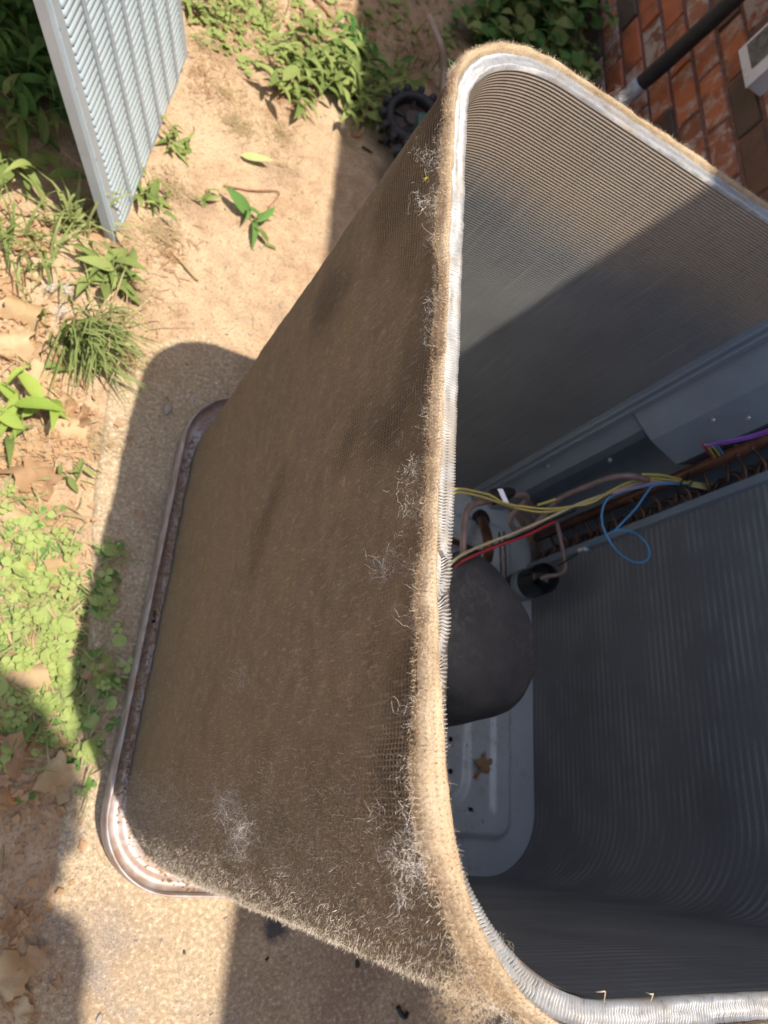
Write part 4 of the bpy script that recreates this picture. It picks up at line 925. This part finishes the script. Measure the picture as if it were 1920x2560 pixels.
scatter('dry_moss_and_straw', 'dried moss and bits of straw on the bare dirt', dryb, 6500, [blade, bladec], .017, M_dry, 4, .002, .3)
scatter('brown_litter', 'brown shreds of leaf and bark over the dirt beyond the coil', [(620, 60, .2, 2), (760, 100, .2, 2.5), (900, 60, .25, 2.5), (1050, 120, .25, 2.5), (500, 200, .12, 1), (700, 260, .1, .8), (430, 650, .1, .8), (330, 900, .05, .5)], 1500, [blade, bladec], .026, M_dead, 23, .003, .3)
scatter('leaf_crumbs', 'crumbled brown leaf bits over the dirt', [(60, 800, .14, 3), (100, 950, .12, 3), (60, 1150, .12, 3), (170, 1100, .07, 2), (100, 1300, .1, 2), (800, 80, .3, 2), (1000, 120, .25, 2), (60, 620, .1, 2), (70, 1500, .12, 1), (60, 2000, .09, 1.5), (40, 2300, .07, 1), (30, 2500, .06, 1)], 1500, [([(0, 0, 0), (.3, -.25, .1), (.5, -.1, .02), (.95, .05, -.05), (.5, .2, .1), (.45, .5, .12), (.2, .25, 0)], [(0, 1, 2, 6), (2, 3, 4), (2, 4, 5, 6)]), ([(0, 0, 0), (.6, -.2, .1), (.9, .1, -.05), (.4, .5, .12)], [(0, 1, 2, 3)]), ([(0, 0, 0), (.7, -.08, .1), (1.1, .0, .0), (.5, .13, .06)], [(0, 1, 2, 3)])], .017, M_dead, 5, .003, .5)
# grit on the pad
r = random.Random(9); b = MB()
for i in range(2600):
    if i < 1500: p = un(r.uniform(20, 260), r.uniform(1300, 2400)+0, 0); x, y = p[0]+r.gauss(0, .01), p[1]
    else: x, y = r.uniform(-.2, .8), r.uniform(-.3, .9)
    s = r.uniform(.0006, .0022); b.add(xf(oc, (x, y, gz(x, y)+s*.3), r.random()*6, r.random()*6, 0, s), of)
for i in range(420):
    x, y = r.uniform(-.32, .35), r.uniform(-.2, 2.0); s = r.uniform(.002, .006)
    if r.random() < .6: y = r.uniform(.8, 2.0)
    b.add(xf(oc, (x, y, gz(x, y)+s*.2), r.random()*6, r.random()*6, 0, (s, s*.7, s*.5)), of)
tag(b.build('grit', M_peb, None), 'fine grit and gravel along the pad edge', kind='stuff')

# dead leaves: things
DL = [[mesh_data('dead_leaf', *lobed(s, 30, lb, am, .95), m, True) for s, lb, am in ((1, 5, .24), (2, 7, .16), (3, 5, .32), (4, 3, .18))] for m in (M_dead, M_dead2)]
# fewer, flatter
def fall(px, py, size, label, tan=0, rz=None, mesh_=None, name='dead_leaf', z=None, group='fallen dead leaves on the ground'):
    r = random.Random(int(px*3+py)); p = un(px, py, 0); me = mesh_ or r.choice(DL[tan]); x, y = float(p[0]), float(p[1])
    o = inst(name, me, None, (x, y, (gz(x, y) if z is None else z)+.007), (r.uniform(-.25, .25), r.uniform(-.25, .25), r.uniform(0, 6.28) if rz is None else rz), (size, size*r.uniform(.75, 1), size))
    return tag(o, label, 'leaf', group)
for a in [(155, 1095, .075, 'pale tan leaf lying beside the left edge of the pad', 1), (35, 800, .085, 'large pale leaf at the left edge below the sparse grass', 1), (75, 880, .07, 'curled brown leaf just under the big lying grass tuft', 0),
          (30, 880, .07, 'rounded tan leaf at the left edge above the arching weed', 1), (100, 960, .075, 'tan leaf near the small three-leaved sprig', 1), (235, 645, .07, 'reddish brown lobed leaf at the bottom tip of the louvered panel', 0),
          (265, 620, .05, 'cream leaf standing behind the reddish one at the panel tip', 1), (150, 1010, .055, 'brown leaf between sprig and pad edge', 0), (60, 1160, .08, 'brown leaf below the bright yellow green weed', 0),
          (190, 1060, .05, 'small brown leaf touching the pad edge', 0), (110, 1200, .06, 'brown leaf above the clover patch', 0), (30, 1260, .06, 'faded leaf at the left edge above the clover patch', 1),
          (70, 1660, .085, 'large tan leaf lying on the clover', 1), (160, 1420, .06, 'lobed tan leaf on the right side of the clover', 1), (70, 1500, .05, 'small brown leaf in the upper clover', 0), (70, 1590, .05, 'folded brown leaf in the middle of the clover', 0),
          (30, 1610, .05, 'brown leaf half buried in the clover at the edge', 0), (240, 1680, .035, 'brown leaf on the pad in the coil shadow', 0), (145, 1930, .065, 'lobed leaf across the shade line near the gravel', 1), (30, 1890, .07, 'shaded brown leaf at the left edge beyond the gravel', 0),
          (90, 1850, .05, 'pointed leaf at the shadow edge below the clover', 0), (30, 2440, .06, 'star shaped dead leaf in the lower left shade', 1), (30, 2520, .055, 'rounded pale leaf in the bottom left corner', 1), (95, 2390, .035, 'small dark leaf on the shaded pad corner', 0),
          (20, 2010, .05, 'dark leaf in the lower left shade', 0), (25, 2290, .03, 'narrow pale leaf above the star shaped one', 0), (205, 560, .04, 'brown leaf in the grass near the panel tip', 0), (20, 720, .05, 'flat leaf at the left edge above the large pale one', 0)]:
    fall(a[0], a[1], a[2], a[3], a[4])
OM = mesh_data('dead_leaf', *lobed(9, 30, 5, .4, .5), M_orange, True); YM = mesh_data('yellow_leaf', *lobed(12, 24, 3, .15, .7), M_yel, True)
fall(75, 1425, .04, 'bright orange leaf in the clover', mesh_=OM); fall(10, 2000, .03, 'tiny orange leaf at the left edge in shade', mesh_=OM)
fall(118, 1630, .028, 'small bright yellow leaf in the clover', mesh_=YM, name='yellow_leaf', group=None)
v, f = lance(7, .17, .03, .05, 0); PM = mesh_data('green_leaf', v, f, leafm('pale_green_leaf', (.42, .48, .20), (.48, .54, .24), .2), True)
fall(595, 405, .075, 'single pale green oval leaf lying flat on bare dirt', mesh_=PM, name='green_leaf', rz=.15, group=None)
p = pf(.649, .204)
fall_ = inst('dead_leaf', mesh_data('dead_leaf', *lobed(21, 30, 5, .42, .5), M_dead, True), None, (.649, .204, float(p)+.006), (.25, -.15, 1.), (.042, .034, .05)); tag(fall_, 'crumpled dead leaf on the floor inside the unit', 'leaf')
# curled brown leaves in the clump
for i, (a, b_) in enumerate([((895, 300), (925, 250)), ((870, 335), (910, 320))]):
    A_ = Vector(un(*a, .05)); B_ = Vector(un(*b_, .06)); 
    tag(MB().tube([A_, A_.lerp(B_, .5)+Vector((.01, 0, -.01)), B_], [.002, .006, .002], 6, 4).build('curled_leaf', M_dead, None, True), ['upper curled dry leaf hanging in the largest weed clump', 'lower curled dry leaf under the largest weed clump'][i], 'leaf', 'curled dry leaves')
def twig(pts, r, label, m=M_twig):
    P_ = [un(a, b_, 0) for a, b_ in pts]; P_ = [Vector((p[0], p[1], gz(p[0], p[1])+.006)) for p in P_]
    tag(MB().tube(P_, r, 7, 4).build('twig', m, None, True), label, 'twig', 'twigs on the ground')
twig([(770, -10), (800, 25), (835, 58)], [.006, .005, .003], 'reddish twig coming in at the top edge')
twig([(725, 118), (790, 105), (840, 92)], [.004, .004, .002], 'straight reddish twig above the largest weed clump')
twig([(555, 475), (620, 485), (690, 495), (665, 530)], [.002, .0018, .0015], 'thin bent twig beside the lone star shaped weed')
twig([(140, 1280), (200, 1290), (218, 1305)], [.005, .004, .002], 'pale stalk pointing onto the pad above the clover', M_dry)
twig([(2, 2180), (8, 2110)], [.002, .002, .001], 'thin pale stalk at the left edge in the lower shade', M_dry)
twig([(990, 2515), (1000, 2535), (1010, 2540), (1016, 2528)], [.004, .004, .003], 'small hooked dark twig on the shaded pad at the bottom', M_black)
twig([(900, 375), (915, 385), (925, 392)], [.003, .003, .002], 'short dark twig on the dirt left of the toy wheel', M_black)
twig([(940, 363), (958, 370), (970, 380)], [.004, .003, .002], 'dark splinter just beside the toy wheel', M_black)
twig([(430, 640), (450, 660), (480, 700), (492, 712)], [.003, .004, .002], 'pale curved stalk below the dry moss patch', M_dry)
def pebble(px, py, s, label, m=M_peb, z=0):
    r = random.Random(int(px)); p = un(px, py, z); v = []; f = []
    b = MB().lathe((0, 0), [(.3, -.35), (.8, -.2), (1, .1), (.75, .45), (.3, .62)], 9, lambda a, z_: 1+.18*math.sin(2*a+px)+.1*math.sin(3*a))
    o = b.data('pebble', m, True); o = inst('pebble', o, None, (p[0], p[1], z+s*.3), (0, 0, r.random()*6), (s, s*.8, s*.7)); tag(o, label, 'pebble', 'pebbles and specks on the pad')
pebble(418, 1025, .011, 'pale grey pebble in the coil shadow on the pad'); pebble(540, 958, .003, 'tiny white speck in the coil shadow nearest the coil', M_lintw); pebble(892, 2410, .006, 'dark pebble on the shaded pad below the coil', M_black)
pebble(667, 2397, .0035, 'small dark speck right of the sunlit strip', M_black); pebble(460, 2380, .003, 'dark speck in the middle of the sunlit pad', M_black); pebble(248, 2545, .006, 'flat tan stone at the bottom of the sunlit pad')
pebble(925, 400, .008, 'bluish pebble on the dirt left of the toy', simple('blue_grey_stone', (.2, .26, .3), .6))
# lint on the ground and tufts on the coil
def fluff(name, label, c, nrm, size, n, mat, seed, wdt=.0001, L=.012, flat=.25, group=None, sx=(1, 1)):
    rs = np.random.RandomState(seed); c = np.array(c, float); nrm = np.array(nrm, float); nrm /= np.linalg.norm(nrm); t1 = np.cross(nrm, [0, 0, 1.]) if abs(nrm[2]) < .9 else np.array([1., 0, 0]); t1 /= np.linalg.norm(t1); t2 = np.cross(nrm, t1)
    q = rs.normal(size=(n, 3))*[.5*sx[0], .5*sx[1], .12]; q[:, 2] = np.abs(q[:, 2]); base = q[:, :1]*t1*size+q[:, 1:2]*t2*size+q[:, 2:]*nrm*size
    d = rs.normal(size=(n, 3)); d = d-nrm*(d@nrm)[:, None]*(1-flat); d /= np.linalg.norm(d, axis=1)[:, None]
    v, f = fibres(base, d, L*(.4+rs.rand(n)), np.full(n, wdt), .5, 8)
    o = obj(name, v, f, mat); o.location = c; return tag(o, label, 'lint', group)
def on_front(px, py, off=.010):
    r = ray(px, py); t = (X0-TH-off+.005-CAM[0])/r[0]; return CAM+t*r
LG = 'loose lint tufts caught on the coil'
for (px, py, sz, n, lab, L) in [(575, 2010, .030, 150, 'largest pale lint tuft clinging low on the outside of the coil', .018), (610, 2080, .032, 170, 'dense lower half of the largest pale lint tuft', .018), (975, 1410, .020, 90, 'curly lint tuft on the coil outside near the notch in the rim', .014),
                                (1000, 2160, .024, 45, 'wispy lint tuft above the near corner', .012), (1010, 2245, .008, 30, 'white starry seed tuft near the near corner', .008), (610, 1690, .035, 60, 'faint long lint smudge at mid height of the coil', .014), (935, 2055, .012, 18, 'few crossed pale hairs left of the near corner', .018), (680, 1910, .02, 25, 'faint wisp above the largest tuft', .012)]:
    fluff('lint_tuft', lab, on_front(px, py, .012), (-1, 0, 0), sz, n, M_hair3, int(px), .000065, L*1.2, .3, LG, (.6, 1.))
q = un(1070, 400, .87); 
for (px, py, z, sz, n, lab, L) in [(1075, 405, .872, .012, 90, 'grey lint tuft below the far rim corner', .010), (1060, 510, .870, .010, 70, 'frayed lint tuft under the fuzzy rim', .010), (1042, 1180, .868, .012, 90, 'white lint tuft on the rim edge at mid height of the picture', .009), (1035, 1270, .868, .012, 100, 'pale matted lint tuft just below the white one', .009),
                                   (1110, 2470, .868, .020, 260, 'bushy lint tuft hanging off the near corner', .016), (1190, 2430, .888, .022, 1500, 'pale cottony lint mass on top of the near corner', .009), (1130, 2350, .884, .015, 200, 'curly grey lint on the rim before the near corner', .010), (1550, 245, .900, .009, 120, 'pale fluff sticking up on the far rim before the taped pipe', .008)]:
    _c = un(px, py, z)
    if px in (1190, 1130, 1110) and py > 2300:
        _q = pth(S3+{1190: .10, 1130: .045, 1110: .135}[px]); _o = {1190: .034, 1130: .026, 1110: .044}[px]; _c = (_q[0]+_q[2]*_o, _q[1]+_q[3]*_o, z)
    fluff('lint_tuft', lab, _c, (-.3, -.1, 1), sz, n, M_hair3 if n < 800 else M_hair2, int(px), .00007, L*1.1, .6, LG, (1, 1))
for (px, py, s_2, lb_) in ((560, 1018, .010, 'largest bit of white lint on the pad just above the pan rim'), (480, 1000, .006, 'faint bit of lint on the shaded pad left of the largest bit'), (588, 985, .006, 'bit of lint on the shaded pad closest to the coil')): fluff('lint_bit', lb_, (*un(px, py, 0)[:2], .003), (0, 0, 1), s_2, 60, M_hair3, int(px), .0003, .012, .3, 'bits of white lint on the pad')
for (px, py, lb_) in ((162, 748, 'white fluff bit at the top of the big grass tuft'), (125, 742, 'leftmost white fluff bit by the big grass tuft'), (150, 800, 'lowest white fluff bit in the big grass tuft')): fluff('lint_bit', lb_, (*un(px, py, 0)[:2], .03), (0, 0, 1), .010, 60, M_hair3, int(px), .0005, .012, .3, 'white fluff in the grass')
# insect / dark knot on the coil
q = on_front(988, 648, .006); tag(inst('seed_husk', MB().lathe((0, 0), [(.2, -1), (.8, -.5), (1, 0), (.7, .6), (.2, 1)], 8, lambda a, z_: 1+.3*math.sin(3*a+z_*4)).data('seed_husk', M_hole, True), None, tuple(q), (1.2, .2, .4), (.0016, .0022, .004)), 'small dark husk stuck to the upper part of the lint', 'husk')
# yellow blossom bit
q = un(1066, 445, .870); fluff('dry_blossom', 'tiny yellow dried blossom caught in the lint near the far corner', q, (-.5, 0, 1), .0015, 9, M_yel, 5, .00018, .006, .3)
# twigs on the near rim
for (px, py, lab) in ((1500, 2490, 'curled dry stalk on the near rim at the bottom'), (1620, 2490, 'short straw stub on the near rim')):
    q = Vector(un(px, py, .886)); k_ = .45 if px < 1600 else .25; tag(MB().tube([q+Vector((-.007*k_, .002, 0)), q+Vector((-.003*k_, .006*k_, .003)), q+Vector((.002, .005*k_, .002)), q+Vector((.006*k_, -.003, 0))], [.0002, .0004, .0004, .0002], 6, 4).build('dry_stalk', M_hair2, None, True), lab, 'stalk', 'stalks on the rim')
